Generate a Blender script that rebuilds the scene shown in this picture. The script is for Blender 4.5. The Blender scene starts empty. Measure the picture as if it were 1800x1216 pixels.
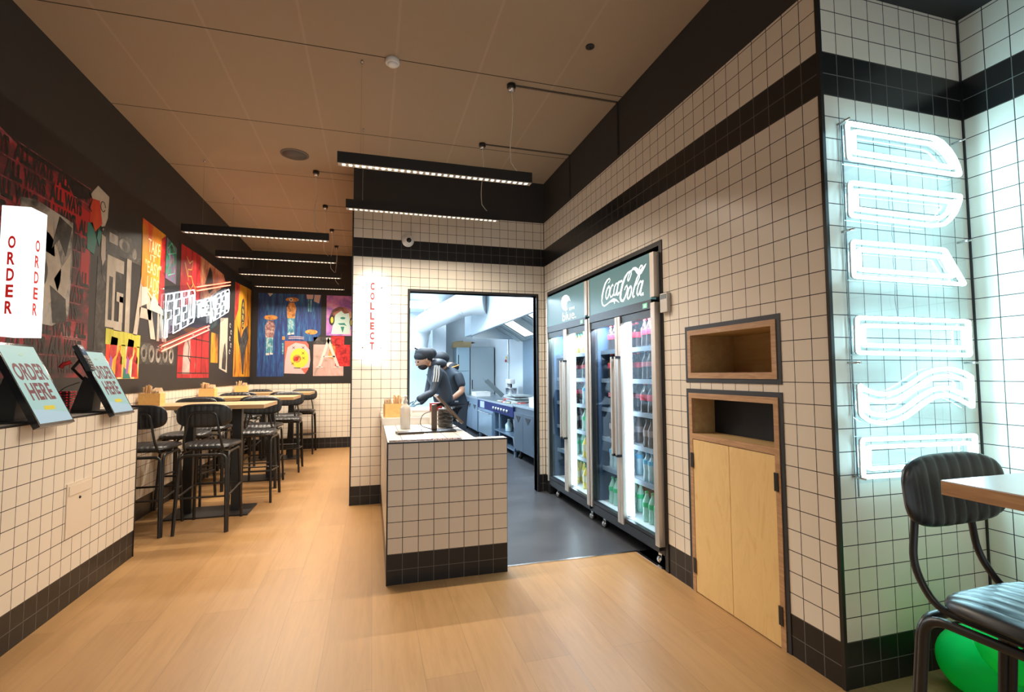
import bpy, bmesh, math, random
from math import sin, cos, pi, radians
from mathutils import Vector, Matrix
random.seed(7)
S = bpy.context.scene
COL = S.collection

# ------------------------------------------------------------------ camera
F_PX, YAW, PITCH, ROLL, CAM_H = 863.7202, .2781, .0568, -.0056, 1.3391
fw = Vector((sin(YAW)*cos(PITCH), cos(YAW)*cos(PITCH), sin(PITCH)))
rt = Vector((cos(YAW), -sin(YAW), 0)); up = rt.cross(fw)
r2 = rt*cos(ROLL)+up*sin(ROLL); u2 = -rt*sin(ROLL)+up*cos(ROLL)
cam = bpy.data.cameras.new('camera'); cam.sensor_width = 36; cam.lens = F_PX/1800*36
cam.clip_start = .05; cam.clip_end = 100
camo = bpy.data.objects.new('camera', cam); COL.objects.link(camo)
camo.matrix_world = Matrix(((r2.x, u2.x, -fw.x, 0), (r2.y, u2.y, -fw.y, 0), (r2.z, u2.z, -fw.z, CAM_H), (0, 0, 0, 1)))
S.camera = camo

# ------------------------------------------------------------------ world, exposure
vs = S.view_settings
vs.view_transform = 'Standard'; vs.look = 'None'; vs.gamma = 1; vs.use_curve_mapping = False
vs.exposure = 0.0
W = bpy.data.worlds.new('world'); S.world = W; W.use_nodes = True
W.node_tree.nodes['Background'].inputs[0].default_value = (.84, .93, 1, 1)
W.node_tree.nodes['Background'].inputs[1].default_value = 1.6
S.cycles.max_bounces = 8; S.cycles.diffuse_bounces = 5; S.cycles.glossy_bounces = 4
S.cycles.transmission_bounces = 8; S.cycles.transparent_max_bounces = 12
S.cycles.sample_clamp_indirect = 6; S.cycles.caustics_reflective = False; S.cycles.caustics_refractive = False
S.cycles.use_denoising = True

def area(name, loc, size, energy, color, rot=(0, 0, 0), spread=180, parent=None):
    l = bpy.data.lights.new(name, 'AREA'); l.shape = 'RECTANGLE'; l.size, l.size_y = size
    l.energy = energy; l.color = color; l.spread = radians(spread)
    o = bpy.data.objects.new(name, l); COL.objects.link(o); o.location = loc; o.rotation_euler = rot
    if parent: o.parent = parent
    return o
WARM = (1, .865, .70); COOL = (.72, .88, 1)
BAR_W = 46
# kitchen ceiling panels' light, and the light tubes inside the drinks fridges, are made with those things below

# ------------------------------------------------------------------ materials
def mat(name, col=(.8, .8, .8), rough=.5, metal=0, emit=None, strength=1, trans=0, ior=1.45, alpha=1, coat=0, spec=.5):
    m = bpy.data.materials.new(name); m.use_nodes = True
    b = m.node_tree.nodes['Principled BSDF']
    b.inputs['Base Color'].default_value = (*col, 1); b.inputs['Roughness'].default_value = rough
    b.inputs['Metallic'].default_value = metal; b.inputs['Transmission Weight'].default_value = trans
    b.inputs['IOR'].default_value = ior; b.inputs['Alpha'].default_value = alpha
    b.inputs['Coat Weight'].default_value = coat; b.inputs['Specular IOR Level'].default_value = spec
    if emit:
        b.inputs['Emission Color'].default_value = (*emit, 1); b.inputs['Emission Strength'].default_value = strength
    return m
def NT(m):
    nt = m.node_tree; return nt, nt.nodes, nt.links, nt.nodes['Principled BSDF']
def math_node(nt, op, a, b=None, c=None):
    n = nt.nodes.new('ShaderNodeMath'); n.operation = op
    for i, v in enumerate((a, b, c)):
        if v is None: continue
        if isinstance(v, (int, float)): n.inputs[i].default_value = v
        else: nt.links.new(v, n.inputs[i])
    return n.outputs[0]
def mixc(nt, fac, a, b):
    n = nt.nodes.new('ShaderNodeMix'); n.data_type = 'RGBA'
    if isinstance(fac, (int, float)): n.inputs[0].default_value = fac
    else: nt.links.new(fac, n.inputs[0])
    for i, v in ((6, a), (7, b)):
        if isinstance(v, tuple): n.inputs[i].default_value = (*v, 1)
        else: nt.links.new(v, n.inputs[i])
    return n.outputs[2]
def pos(nt):
    g = nt.nodes.new('ShaderNodeNewGeometry'); s = nt.nodes.new('ShaderNodeSeparateXYZ')
    nt.links.new(g.outputs['Position'], s.inputs[0]); return s.outputs
def noise(nt, vec, scale, detail=3, rough=.55, dist=0):
    n = nt.nodes.new('ShaderNodeTexNoise'); n.inputs['Scale'].default_value = scale
    n.inputs['Detail'].default_value = detail; n.inputs['Roughness'].default_value = rough; n.inputs['Distortion'].default_value = dist
    if vec is not None: nt.links.new(vec, n.inputs['Vector'])
    return n
def comb(nt, x, y, z=0):
    c = nt.nodes.new('ShaderNodeCombineXYZ')
    for i, v in enumerate((x, y, z)):
        if isinstance(v, (int, float)): c.inputs[i].default_value = v
        else: nt.links.new(v, c.inputs[i])
    return c.outputs[0]
def ramp(nt, fac, stops, const=False):
    r = nt.nodes.new('ShaderNodeValToRGB'); nt.links.new(fac, r.inputs[0])
    e = r.color_ramp.elements
    while len(e) < len(stops): e.new(.5)
    for el, (p, c) in zip(e, stops): el.position = p; el.color = (*c, 1)
    if const: r.color_ramp.interpolation = 'CONSTANT'
    return r.outputs[0]
def bump(nt, h, strength, dist=.002):
    b = nt.nodes.new('ShaderNodeBump'); b.inputs['Strength'].default_value = strength; b.inputs['Distance'].default_value = dist
    nt.links.new(h, b.inputs['Height']); nt.links.new(b.outputs[0], nt.nodes['Principled BSDF'].inputs['Normal'])

def tile_mat(name, axis, off, voff=.092, bands=True, flat=False, cream=(.77, .70, .60)):
    """100 mm square tiles; cream above, two black rows at the foot and two in a band near the top"""
    m = mat(name, rough=.35); nt, N, L, B = NT(m); p = pos(nt)
    if flat: u, v = math_node(nt, 'SUBTRACT', p[0], off), math_node(nt, 'SUBTRACT', p[1], voff)
    else: u, v = math_node(nt, 'SUBTRACT', p['XYZ'.index(axis)], off), math_node(nt, 'SUBTRACT', p[2], voff)
    br = N.new('ShaderNodeTexBrick'); br.offset = 0; br.squash = 1
    for k, val in (('Scale', 1), ('Mortar Size', .0021), ('Mortar Smooth', .15), ('Bias', 0), ('Brick Width', .1), ('Row Height', .1)):
        br.inputs[k].default_value = val
    br.inputs['Color1'].default_value = (*cream, 1); br.inputs['Color2'].default_value = (cream[0]*.965, cream[1]*.96, cream[2]*.95, 1)
    br.inputs['Mortar'].default_value = (.025, .021, .019, 1)
    L.new(comb(nt, math_node(nt, 'ADD', u, 40.0), math_node(nt, 'ADD', v, 40.0)), br.inputs['Vector'])
    c = br.outputs['Color']
    if bands:
        z = p[2]
        k = math_node(nt, 'LESS_THAN', z, .192)
        k2 = math_node(nt, 'MULTIPLY', math_node(nt, 'GREATER_THAN', z, 2.592), math_node(nt, 'LESS_THAN', z, 2.792))
        k = math_node(nt, 'MAXIMUM', k, k2)
        blk = mixc(nt, br.outputs['Fac'], (.012, .011, .011), (.13, .12, .11))
        c = mixc(nt, k, c, blk)
    L.new(c, B.inputs['Base Color'])
    L.new(math_node(nt, 'MULTIPLY_ADD', br.outputs['Fac'], .5, .3), B.inputs['Roughness'])
    bump(nt, math_node(nt, 'SUBTRACT', 1.0, br.outputs['Fac']), .35, .002)
    return m
def wood_mat(name, c1, c2, rough=.4, scale=1.0, axis=0):
    """fine straight grain along one object axis"""
    m = mat(name, c1, rough); nt, N, L, B = NT(m)
    tc = N.new('ShaderNodeTexCoord'); mp = N.new('ShaderNodeMapping'); L.new(tc.outputs['Object'], mp.inputs[0])
    s = [26*scale]*3; s[axis] = 2.2*scale; mp.inputs['Scale'].default_value = s
    n = noise(nt, mp.outputs[0], 1.6, 5, .6, .6)
    L.new(ramp(nt, n.outputs['Fac'], [(.3, c1), (.7, c2)]), B.inputs['Base Color'])
    return m
def paint_mat(name, stops, scale=6, stretch=(1, 1, 1), rough=.55, detail=6, dist=.6, const=False, seed=0):
    """brushy printed paint: noise broken into patches of colour"""
    m = mat(name, rough=rough); nt, N, L, B = NT(m)
    g = N.new('ShaderNodeNewGeometry'); mp = N.new('ShaderNodeMapping'); L.new(g.outputs['Position'], mp.inputs[0])
    mp.inputs['Scale'].default_value = stretch; mp.inputs['Location'].default_value = (seed*3.1, seed*1.7, seed*2.3)
    n = noise(nt, mp.outputs[0], scale, detail, .65, dist)
    L.new(ramp(nt, n.outputs['Fac'], stops, const), B.inputs['Base Color']); return m

M = {}
M['black'] = mat('black_paint', (.012, .012, .013), .5)
M['dark_wall'] = mat('dark_wall_paint', (.035, .031, .028), .75)
M['bronze_trim'] = mat('black_trim', (.015, .014, .014), .35)
M['steel_black'] = mat('powder_coated_steel', (.013, .0125, .012), .38, spec=.6)
M['chrome'] = mat('chrome', (.75, .75, .76), .22, 1)
M['stainless'] = mat('stainless_steel', (.50, .55, .60), .33, 1)
M['alu'] = mat('brushed_aluminium', (.62, .56, .50), .42, .65)
M['white'] = mat('white_plastic', (.82, .82, .8), .4)
M['kitchen_white'] = mat('kitchen_white_panel', (.74, .80, .84), .35)
M['leather'] = mat('black_vinyl', (.017, .019, .021), .36, spec=.6)
M['leather_blue'] = M['leather']
M['screen_black'] = mat('black_glass', (.01, .01, .012), .12)
def sheet_glass(name, tint, gloss=.08):
    m = bpy.data.materials.new(name); m.use_nodes = True; nt = m.node_tree; nt.nodes.remove(nt.nodes['Principled BSDF'])
    t = nt.nodes.new('ShaderNodeBsdfTransparent'); t.inputs[0].default_value = (*tint, 1); g = nt.nodes.new('ShaderNodeBsdfGlossy'); g.inputs['Roughness'].default_value = .03
    fr = nt.nodes.new('ShaderNodeFresnel'); fr.inputs[0].default_value = 1.35; mx = nt.nodes.new('ShaderNodeMixShader')
    k = math_node(nt, 'MULTIPLY', fr.outputs[0], gloss*2.5); nt.links.new(k, mx.inputs[0]); nt.links.new(t.outputs[0], mx.inputs[1]); nt.links.new(g.outputs[0], mx.inputs[2])
    nt.links.new(mx.outputs[0], nt.nodes['Material Output'].inputs[0]); return m
M['clear'] = sheet_glass('clear_acrylic', (.95, .98, 1))
M['neon'] = mat('neon_white', (1, 1, 1), .4, emit=(.46, .86, 1), strength=26)
M['neon_base'] = mat('neon_silicone', (.75, .8, .82), .5)
M['neon_small'] = mat('neon_white_small', (1, 1, 1), .4, emit=(.82, .93, 1), strength=2.0)
M['neon_red'] = mat('neon_red', (1, .2, .15), .4, emit=(1, .16, .08), strength=3.2)
M['led'] = mat('led_cell', (1, 1, 1), .4, emit=(1, .86, .66), strength=2.6)
M['card'] = wood_mat('birch_ply', (.80, .52, .20), (.68, .42, .14), .5)
M['ply_face'] = paint_mat('birch_ply_door', [(.3, (.74, .50, .215)), (.55, (.80, .56, .25)), (.75, (.68, .44, .17))], 3.2, (1, 3, .8), .42, 5, 1.8)
M['ply_edge'] = wood_mat('ply_edge', (.55, .33, .17), (.36, .20, .10), .5, 2.0, 1)
M['ply_in'] = wood_mat('ply_inside', (.52, .36, .17), (.43, .28, .12), .5, .6, 1)
M['oak_top'] = wood_mat('oak_table_top', (.50, .33, .17), (.38, .235, .11), .35, 1, 0)

# oak plank floor, planks along y
def floor_mat():
    m = mat('oak_plank_floor', rough=.34); nt, N, L, B = NT(m); p = pos(nt)
    br = N.new('ShaderNodeTexBrick'); br.offset = .37; br.squash = 1
    for k, v in (('Scale', 1), ('Mortar Size', .0009), ('Mortar Smooth', .3), ('Bias', 0), ('Brick Width', 1.52), ('Row Height', .228)): br.inputs[k].default_value = v
    br.inputs['Color1'].default_value = (.43, .238, .090, 1); br.inputs['Color2'].default_value = (.36, .195, .072, 1); br.inputs['Mortar'].default_value = (.16, .09, .045, 1)
    L.new(comb(nt, math_node(nt, 'ADD', p[1], 40.3), math_node(nt, 'ADD', p[0], 20.05)), br.inputs['Vector'])
    v = comb(nt, math_node(nt, 'MULTIPLY', p[0], 14.0), math_node(nt, 'MULTIPLY', p[1], 1.1), 0)
    n = noise(nt, v, 1.7, 6, .65, 1.4)
    n2 = noise(nt, comb(nt, math_node(nt, 'MULTIPLY', p[0], 3.0), p[1], 3), 1.1, 3, .5, .5)
    g = ramp(nt, n.outputs['Fac'], [(.25, (.70, .66, .60)), (.6, (1, 1, 1))])
    mx = N.new('ShaderNodeMix'); mx.data_type = 'RGBA'; mx.blend_type = 'MULTIPLY'; mx.inputs[0].default_value = .75
    L.new(br.outputs['Color'], mx.inputs[6]); L.new(g, mx.inputs[7])
    c = mixc(nt, math_node(nt, 'MULTIPLY', n2.outputs['Fac'], .35), mx.outputs[2], (.455, .285, .14))
    L.new(c, B.inputs['Base Color'])
    L.new(math_node(nt, 'MULTIPLY_ADD', n.outputs['Fac'], .16, .30), B.inputs['Roughness'])
    bump(nt, n.outputs['Fac'], .12, .001); return m
def ceiling_mat():
    m = mat('ceiling_board_paint', rough=.8); nt, N, L, B = NT(m); p = pos(nt)
    def line(c, off, pitch, w):
        t = math_node(nt, 'ADD', math_node(nt, 'SUBTRACT', c, off), pitch*40+pitch/2)
        t = math_node(nt, 'ABSOLUTE', math_node(nt, 'SUBTRACT', math_node(nt, 'MODULO', t, pitch), pitch/2))
        return math_node(nt, 'LESS_THAN', t, w)
    a = line(p[0], -1.6565, .6006, .009); b = line(p[1], 3.478, 1.201, .0045)
    base = (.40, .305, .215)
    c = mixc(nt, a, base, (.44, .335, .245)); c = mixc(nt, b, c, (.012, .011, .01))
    L.new(c, B.inputs['Base Color'])
    n = noise(nt, None, 180, 2); 
    bump(nt, math_node(nt, 'SUBTRACT', 1.0, a), .25, .002); return m
M['floor'] = floor_mat(); M['ceiling'] = ceiling_mat()
def vinyl_mat():
    m = mat('dark_vinyl_floor', rough=.3); nt, N, L, B = NT(m); p = pos(nt)
    n = noise(nt, comb(nt, p[0], p[1], 0), 2.4, 4, .6, .4); n2 = noise(nt, comb(nt, p[0], p[1], 0), 240, 2)
    c = ramp(nt, n.outputs['Fac'], [(.3, (.040, .041, .045)), (.7, (.062, .064, .070))])
    c = mixc(nt, math_node(nt, 'GREATER_THAN', n2.outputs['Fac'], .66), c, (.12, .12, .13))
    L.new(c, B.inputs['Base Color']); L.new(math_node(nt, 'MULTIPLY_ADD', n.outputs['Fac'], .25, .22), B.inputs['Roughness']); return m
M['vinyl'] = vinyl_mat()
M['tile_right'] = tile_mat('tiles_right_wall', 'Y', 1.680)
M['tile_back'] = tile_mat('tiles_back_wall', 'X', -.204)
M['tile_neon'] = tile_mat('tiles_alcove_back', 'X', 1.933)
M['tile_alcove'] = tile_mat('tiles_alcove_side', 'Y', 1.575)
M['tile_end'] = tile_mat('tiles_corridor', 'X', -1.014)
M['tile_left'] = tile_mat('tiles_left_wall', 'Y', 4.369)
M['tile_counter_x'] = tile_mat('tiles_service_counter_front', 'X', .102)
M['tile_counter_y'] = tile_mat('tiles_service_counter_side', 'Y', 3.298)
M['tile_top'] = tile_mat('tiles_service_counter_top', 'X', .102, 3.398, False, True, (.60, .56, .51))
M['tile_top_left'] = tile_mat('tiles_order_counter_top', 'X', -1.696, 4.369, False, True, (.55, .52, .48))

# ------------------------------------------------------------------ mesh building
def tag(o, label=None, cat=None, group=None, kind=None):
    for k, v in (('label', label), ('category', cat), ('group', group), ('kind', kind)):
        if v: o[k] = v
    return o
def thing(name, label, cat, loc=(0, 0, 0), rz=0, group=None):
    o = bpy.data.objects.new(name, None); COL.objects.link(o); o.empty_display_size = .05
    o.location = loc; o.rotation_euler = (0, 0, rz); return tag(o, label, cat, group)
class MB:
    def __init__(s): s.v = []; s.f = []; s.sm = []
    def add(s, vs, fs, smooth=False):
        n = len(s.v); s.v += [tuple(v) for v in vs]; s.f += [tuple(i+n for i in f) for f in fs]; s.sm += [smooth]*len(fs); return s
    def box(s, a, b, bev=0):
        (x0, y0, z0), (x1, y1, z1) = [min(i, j) for i, j in zip(a, b)], [max(i, j) for i, j in zip(a, b)]
        if bev:
            bm = bmesh.new(); bmesh.ops.create_cube(bm, size=1)
            for v in bm.verts: v.co = Vector(((x0+x1)/2+v.co.x*(x1-x0), (y0+y1)/2+v.co.y*(y1-y0), (z0+z1)/2+v.co.z*(z1-z0)))
            bmesh.ops.bevel(bm, geom=bm.edges[:], offset=min(bev, .49*min(x1-x0, y1-y0, z1-z0)), segments=2, affect='EDGES', profile=.7)
            return s._bm(bm, False)
        return s.add([(x0, y0, z0), (x1, y0, z0), (x1, y1, z0), (x0, y1, z0), (x0, y0, z1), (x1, y0, z1), (x1, y1, z1), (x0, y1, z1)],
                     [(0, 3, 2, 1), (4, 5, 6, 7), (0, 1, 5, 4), (1, 2, 6, 5), (2, 3, 7, 6), (3, 0, 4, 7)])
    def _bm(s, bm, smooth):
        bm.verts.ensure_lookup_table(); s.add([v.co[:] for v in bm.verts], [[v.index for v in f.verts] for f in bm.faces], smooth); bm.free(); return s
    def obox(s, M4, hx, hy, hz):
        vs = [M4 @ Vector((x*hx, y*hy, z*hz)) for x, y, z in ((-1, -1, -1), (1, -1, -1), (1, 1, -1), (-1, 1, -1), (-1, -1, 1), (1, -1, 1), (1, 1, 1), (-1, 1, 1))]
        return s.add(vs, [(0, 3, 2, 1), (4, 5, 6, 7), (0, 1, 5, 4), (1, 2, 6, 5), (2, 3, 7, 6), (3, 0, 4, 7)])
    def tube(s, pts, r, seg=8, closed=False, caps=True, radii=None):
        P = [Vector(p) for p in pts]; n = len(P); rings = []; prev = None
        for i in range(n):
            if closed: t = (P[(i+1) % n]-P[i-1])
            else: t = P[min(i+1, n-1)]-P[max(i-1, 0)]
            if t.length < 1e-9: t = Vector((0, 0, 1))
            t.normalize()
            if prev is None:
                a = Vector((0, 0, 1)) if abs(t.z) < .9 else Vector((1, 0, 0)); u = t.cross(a).normalized()
            else:
                u = prev-t*prev.dot(t); u = u.normalized() if u.length > 1e-6 else t.orthogonal().normalized()
            prev = u; w = t.cross(u); rr = radii[i] if radii else r
            rings.append([P[i]+u*rr*cos(2*pi*k/seg)+w*rr*sin(2*pi*k/seg) for k in range(seg)])
        vs = [v for g in rings for v in g]; fs = []
        for i in range(n if closed else n-1):
            j = (i+1) % n
            for k in range(seg): fs.append((i*seg+k, i*seg+(k+1) % seg, j*seg+(k+1) % seg, j*seg+k))
        s.add(vs, fs, True)
        if caps and not closed: s.add(rings[0], [tuple(range(seg))[::-1]]); s.add(rings[-1], [tuple(range(seg))])
        return s
    def lathe(s, prof, c=(0, 0, 0), seg=16, axis='z', smooth=True):
        vs = []; fs = []; n = len(prof)
        for r, h in prof:
            for k in range(seg):
                a, b = r*cos(2*pi*k/seg), r*sin(2*pi*k/seg)
                q = {'z': (a, b, h), 'y': (a, -h, b), 'x': (h, a, b)}[axis]
                vs.append((c[0]+q[0], c[1]+q[1], c[2]+q[2]))
        for i in range(n-1):
            for k in range(seg): fs.append((i*seg+k, i*seg+(k+1) % seg, (i+1)*seg+(k+1) % seg, (i+1)*seg+k))
        fs.append(tuple(range(seg))[::-1]); fs.append(tuple((n-1)*seg+k for k in range(seg)))
        return s.add(vs, fs, smooth)
    def sphere(s, c, r, su=16, sv=10, sc=(1, 1, 1)):
        bm = bmesh.new(); bmesh.ops.create_uvsphere(bm, u_segments=su, v_segments=sv, radius=r)
        for v in bm.verts: v.co = Vector((c[0]+v.co.x*sc[0], c[1]+v.co.y*sc[1], c[2]+v.co.z*sc[2]))
        return s._bm(bm, True)
    def prism(s, poly, fn, d0, d1):
        """poly of (u,v), fn(u,v,w)->xyz, extruded from w=d0 to w=d1"""
        n = len(poly); vs = [fn(u, v, d0) for u, v in poly]+[fn(u, v, d1) for u, v in poly]
        return s.add(vs, [tuple(range(n))[::-1], tuple(range(n, 2*n))]+[(i, (i+1) % n, n+(i+1) % n, n+i) for i in range(n)])
    def stroke(s, pts, w, fn, d0, d1):
        """a brush stroke of width w (number or list) as a flat ribbon with thickness"""
        n = len(pts); L, R = [], []
        for i in range(n):
            a, b = pts[max(i-1, 0)], pts[min(i+1, n-1)]; dx, dy = b[0]-a[0], b[1]-a[1]; q = math.hypot(dx, dy) or 1
            ww = (w[i] if isinstance(w, (list, tuple)) else w)/2
            L.append((pts[i][0]-dy/q*ww, pts[i][1]+dx/q*ww)); R.append((pts[i][0]+dy/q*ww, pts[i][1]-dx/q*ww))
        for i in range(n-1): s.prism([L[i], R[i], R[i+1], L[i+1]], fn, d0, d1)
        return s
    def build(s, name, m, parent=None, smooth=None, origin=None, auto=True, structure=False):
        me = bpy.data.meshes.new(name); me.from_pydata(s.v, [], s.f)
        for p, sm in zip(me.polygons, s.sm): p.use_smooth = sm if smooth is None else smooth
        bm = bmesh.new(); bm.from_mesh(me); bmesh.ops.recalc_face_normals(bm, faces=bm.faces); bm.to_mesh(me); bm.free()
        me.materials.append(m); o = bpy.data.objects.new(name, me); COL.objects.link(o)
        if parent: o.parent = parent
        elif not structure:
            xs = [v.co for v in me.vertices]; c = Vector([(min(v[i] for v in xs)+max(v[i] for v in xs))/2 for i in range(3)]); c.z = min(v.z for v in xs)
            me.transform(Matrix.Translation(-c)); o.location = c
        if structure: o['kind'] = 'structure'
        return o
def arc_path(pts, r=.03, n=5):
    """round the inner corners of a polyline"""
    P = [Vector(p) for p in pts]; out = [P[0]]
    for i in range(1, len(P)-1):
        a, b, c = P[i-1], P[i], P[i+1]; d1 = (a-b); d2 = (c-b); q = min(r, d1.length*.49, d2.length*.49)
        p0 = b+d1.normalized()*q; p1 = b+d2.normalized()*q
        for k in range(n+1):
            t = k/n; out.append(p0*(1-t)**2+b*2*t*(1-t)+p1*t*t)
    out.append(P[-1]); return out
def rib_cushion(mb, w, d, t, ribs, n=4, curve=0, place=lambda x, y, z: (x, y, z), groove=.005, nv=12):
    """a padded pad with channels along its depth, rounded outline, rounded edge"""
    nu = ribs*6; rows = []
    for sgn in (1, -1):
        g = []
        for i in range(nu+1):
            u = -1+2*i/nu; e = max(0, 1-abs(u)**n)**(1/n); fr = (i/6) % 1; fr = min(fr, 1-fr)
            for j in range(nv+1):
                v = -cos(pi*j/nv); T = (max(0, 1-abs(u)**5)*max(0, 1-abs(v)**5))**.4*t/2
                T -= groove*math.exp(-(fr/.14)**2)*(1 if T > groove*1.5 else 0)
                x, y = u*w/2, v*d/2*max(e, .25 if abs(u) == 1 else 0)
                g.append(place(x, y, sgn*T))
        rows.append(g)
    for k, g in enumerate(rows):
        fs = [(i*(nv+1)+j, (i+1)*(nv+1)+j, (i+1)*(nv+1)+j+1, i*(nv+1)+j+1) for i in range(nu) for j in range(nv)]
        mb.add(g, [f[::-1] for f in fs] if k else fs, True)
    return mb
def copy_tree(o, parent=None):
    c = o.copy(); COL.objects.link(c); c.parent = parent
    for ch in list(o.children): copy_tree(ch, c)
    return c
_tc = {}
def text_geo(s, sx=1.0, sp=1.0):
    """glyph outlines of a short text, height of a capital = 1, centred; list of verts (u,v), faces"""
    k = (s, sx, sp)
    if k in _tc: return _tc[k]
    cu = bpy.data.curves.new('t', 'FONT'); cu.body = s; cu.offset = sx-1; cu.size = 1; cu.align_x = 'CENTER'; cu.align_y = 'CENTER'; cu.resolution_u = 3; cu.space_character = sp; cu.space_line = 1.0
    o = bpy.data.objects.new('t', cu); COL.objects.link(o); dg = bpy.context.evaluated_depsgraph_get()
    me = bpy.data.meshes.new_from_object(o.evaluated_get(dg)); V = [v.co.copy() for v in me.vertices]; Fc = [tuple(p.vertices) for p in me.polygons]
    bpy.data.objects.remove(o); bpy.data.curves.remove(cu); bpy.data.meshes.remove(me)
    if V:
        x0, x1 = min(v.x for v in V), max(v.x for v in V); y0, y1 = min(v.y for v in V), max(v.y for v in V)
        V = [(v.x-(x0+x1)/2, v.y-(y0+y1)/2) for v in V]; bb = (x1-x0, y1-y0)
    else: bb = (1, 1)
    _tc[k] = (V, Fc, bb); return _tc[k]
def text(mb, s, fn, cu, cv, height, width, w=.001, bold=.0, sp=1.0):
    """write s centred at (cu,cv) in fn's plane, fitted to height x width"""
    V, Fc, bb = text_geo(s, 1+bold, sp); a, b = width/bb[0], height/bb[1]
    mb.add([fn(cu+x*a, cv+y*b, w) for x, y in V], Fc); return mb
# ================================================================== the shop's shell
XL, XR, YC, YB, YE, XI, XB, ZC = -2.083, 1.933, 1.680, 5.381, 9.685, 2.831, -.204, 3.584
ZT, ZM0, ZM1, YF, XK, YK = 3.107, 1.192, 2.975, -3.6, -1.696, 4.369
def wall_grid(mb, uv, us, vs_, holes, box):
    """rectangle us x vs_ with rectangular holes, cut into boxes"""
    U = sorted({*us, *[h[0] for h in holes], *[h[1] for h in holes]}); V = sorted({*vs_, *[h[2] for h in holes], *[h[3] for h in holes]})
    for a, b in zip(U, U[1:]):
        for c, d in zip(V, V[1:]):
            m_, n_ = (a+b)/2, (c+d)/2
            if any(h[0] < m_ < h[1] and h[2] < n_ < h[3] for h in holes): continue
            box(a, b, c, d)
def slab(name, m, a, b): return MB().box(a, b).build(name, m, structure=True)
slab('floor', M['floor'], (XL-.1, YF, -.1), (XI+.1, 3.385, 0))
MB().box((XL-.1, 3.385, -.1), (.905, YB, 0)).box((XL-.1, YB, -.1), (XB+.1, YE+.1, 0)).build('floor.001', M['floor'], structure=True)
MB().box((.905, 3.385, -.1), (XR, YB, 0)).box((XR, 2.96, -.1), (2.76, YB, 0)).box((XB+.1, YB, -.1), (3.3, 13.7, 0)).build('floor_kitchen', M['vinyl'], structure=True)
MB().box((.902, 3.372, 0), (XR, 3.392, .004)).box((XR-.012, 3.03, 0), (XR+.012, 3.39, .004)).build('trim_1', M['chrome'], structure=True)
slab('ceiling', M['ceiling'], (XL-.1, YF, ZC), (XR+.12, YE+.1, ZC+.1))
slab('ceiling_alcove', M['black'], (XR+.0, YF, ZT), (XI+.1, YC, ZT+.1))
# left wall: tile dado, then the mural zone, dark paint above
MB().box((XL-.1, YF, 0), (XL, YE, ZM0)).build('wall_left', M['tile_left'], structure=True)
MB().box((XL-.1, YF, ZM0), (XL-.002, YE, ZC)).build('wall_left_upper', M['dark_wall'], structure=True)
MB().box((XL-.1, YE, 0), (XB+.1, YE+.1, ZM0)).build('wall_corridor_end', M['tile_end'], structure=True)
MB().box((XL-.1, YE+.002, ZM0), (XB+.1, YE+.1, ZC)).build('wall_corridor_end_upper', M['dark_wall'], structure=True)
# back (collect) wall with the kitchen doorway, and the partition behind it along the corridor
DX0, DX1, DZ = .392, 1.828, 2.238
mb = MB(); wall_grid(mb, None, (XB, 2.8), (0, ZT), [(DX0, DX1, 0, DZ)], lambda a, b, c, d: mb.box((a, YB, c), (b, YB+.1, d)))
mb.build('wall_back', M['tile_back'], structure=True)
MB().box((XB, YB+.1, 0), (XB+.1, YE, ZT)).build('wall_partition', M['tile_left'], structure=True)
MB().box((XB, YB+.004, ZT), (2.8, YB+.1, ZC)).box((XB, YB+.1, ZT), (XB+.1, YE, ZC)).build('wall_back_upper', M['dark_wall'], structure=True)
# right wall with the fridge recess and the two joinery niches
N1 = (2.011, 2.661, 1.340, 1.573); N2 = (2.011, 2.661, .0, 1.183); FR = (2.962, 5.262, 0, 2.262)
mb = MB(); wall_grid(mb, None, (YC+.012, YB), (0, ZT), [(N1[0]-.052, N1[1]+.052, N1[2]-.055, N1[3]+.057), (N2[0]-.052, N2[1]+.048, 0, N2[3]+.055), FR], lambda a, b, c, d: mb.box((XR, a, c), (XR+.1, b, d)))
mb.build('wall_right', M['tile_right'], structure=True)
MB().box((XR+.004, YC+.02, ZT), (XR+.1, YB, ZC)).build('wall_right_upper', M['dark_wall'], structure=True)
MB().box((XR, YF, ZT), (XR+.1, YC+.012, ZC)).build('wall_right_bulkhead', M['black'], structure=True)
# alcove with the tall neon sign
MB().box((XR+.012, YC, 0), (XI, YC+.1, ZT)).build('wall_alcove_back', M['tile_neon'], structure=True)
MB().box((XI, -.45, 0), (XI+.1, YC+.1, ZT)).box((XI, YF, 0), (XI+.1, -3.2, ZT)).box((XI, -3.2, 0), (XI+.1, -.45, .35)).box((XI, -3.2, 2.85), (XI+.1, -.45, ZT)).build('wall_alcove_side', M['tile_alcove'], structure=True)
MB().box((XI, -.50, .35), (XI+.1, -.45, 2.85)).box((XI, -3.2, .35), (XI+.1, -3.15, 2.85)).box((XI, -3.15, .35), (XI+.1, -.5, .40)).box((XI, -3.15, 2.80), (XI+.1, -.5, 2.85)).box((XI+.02, -1.85, .40), (XI+.08, -1.80, 2.80)).build('window_1', M['bronze_trim'], structure=True)
# fridge recess lining
MB().box((2.76, 2.86, 0), (2.8, YB, ZT)).box((XR+.1, 2.86, 0), (2.76, 2.955, ZT)).box((XR+.1, 2.955, 2.27), (2.76, YB, 2.33)).build('wall_recess', M['black'], structure=True)
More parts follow.
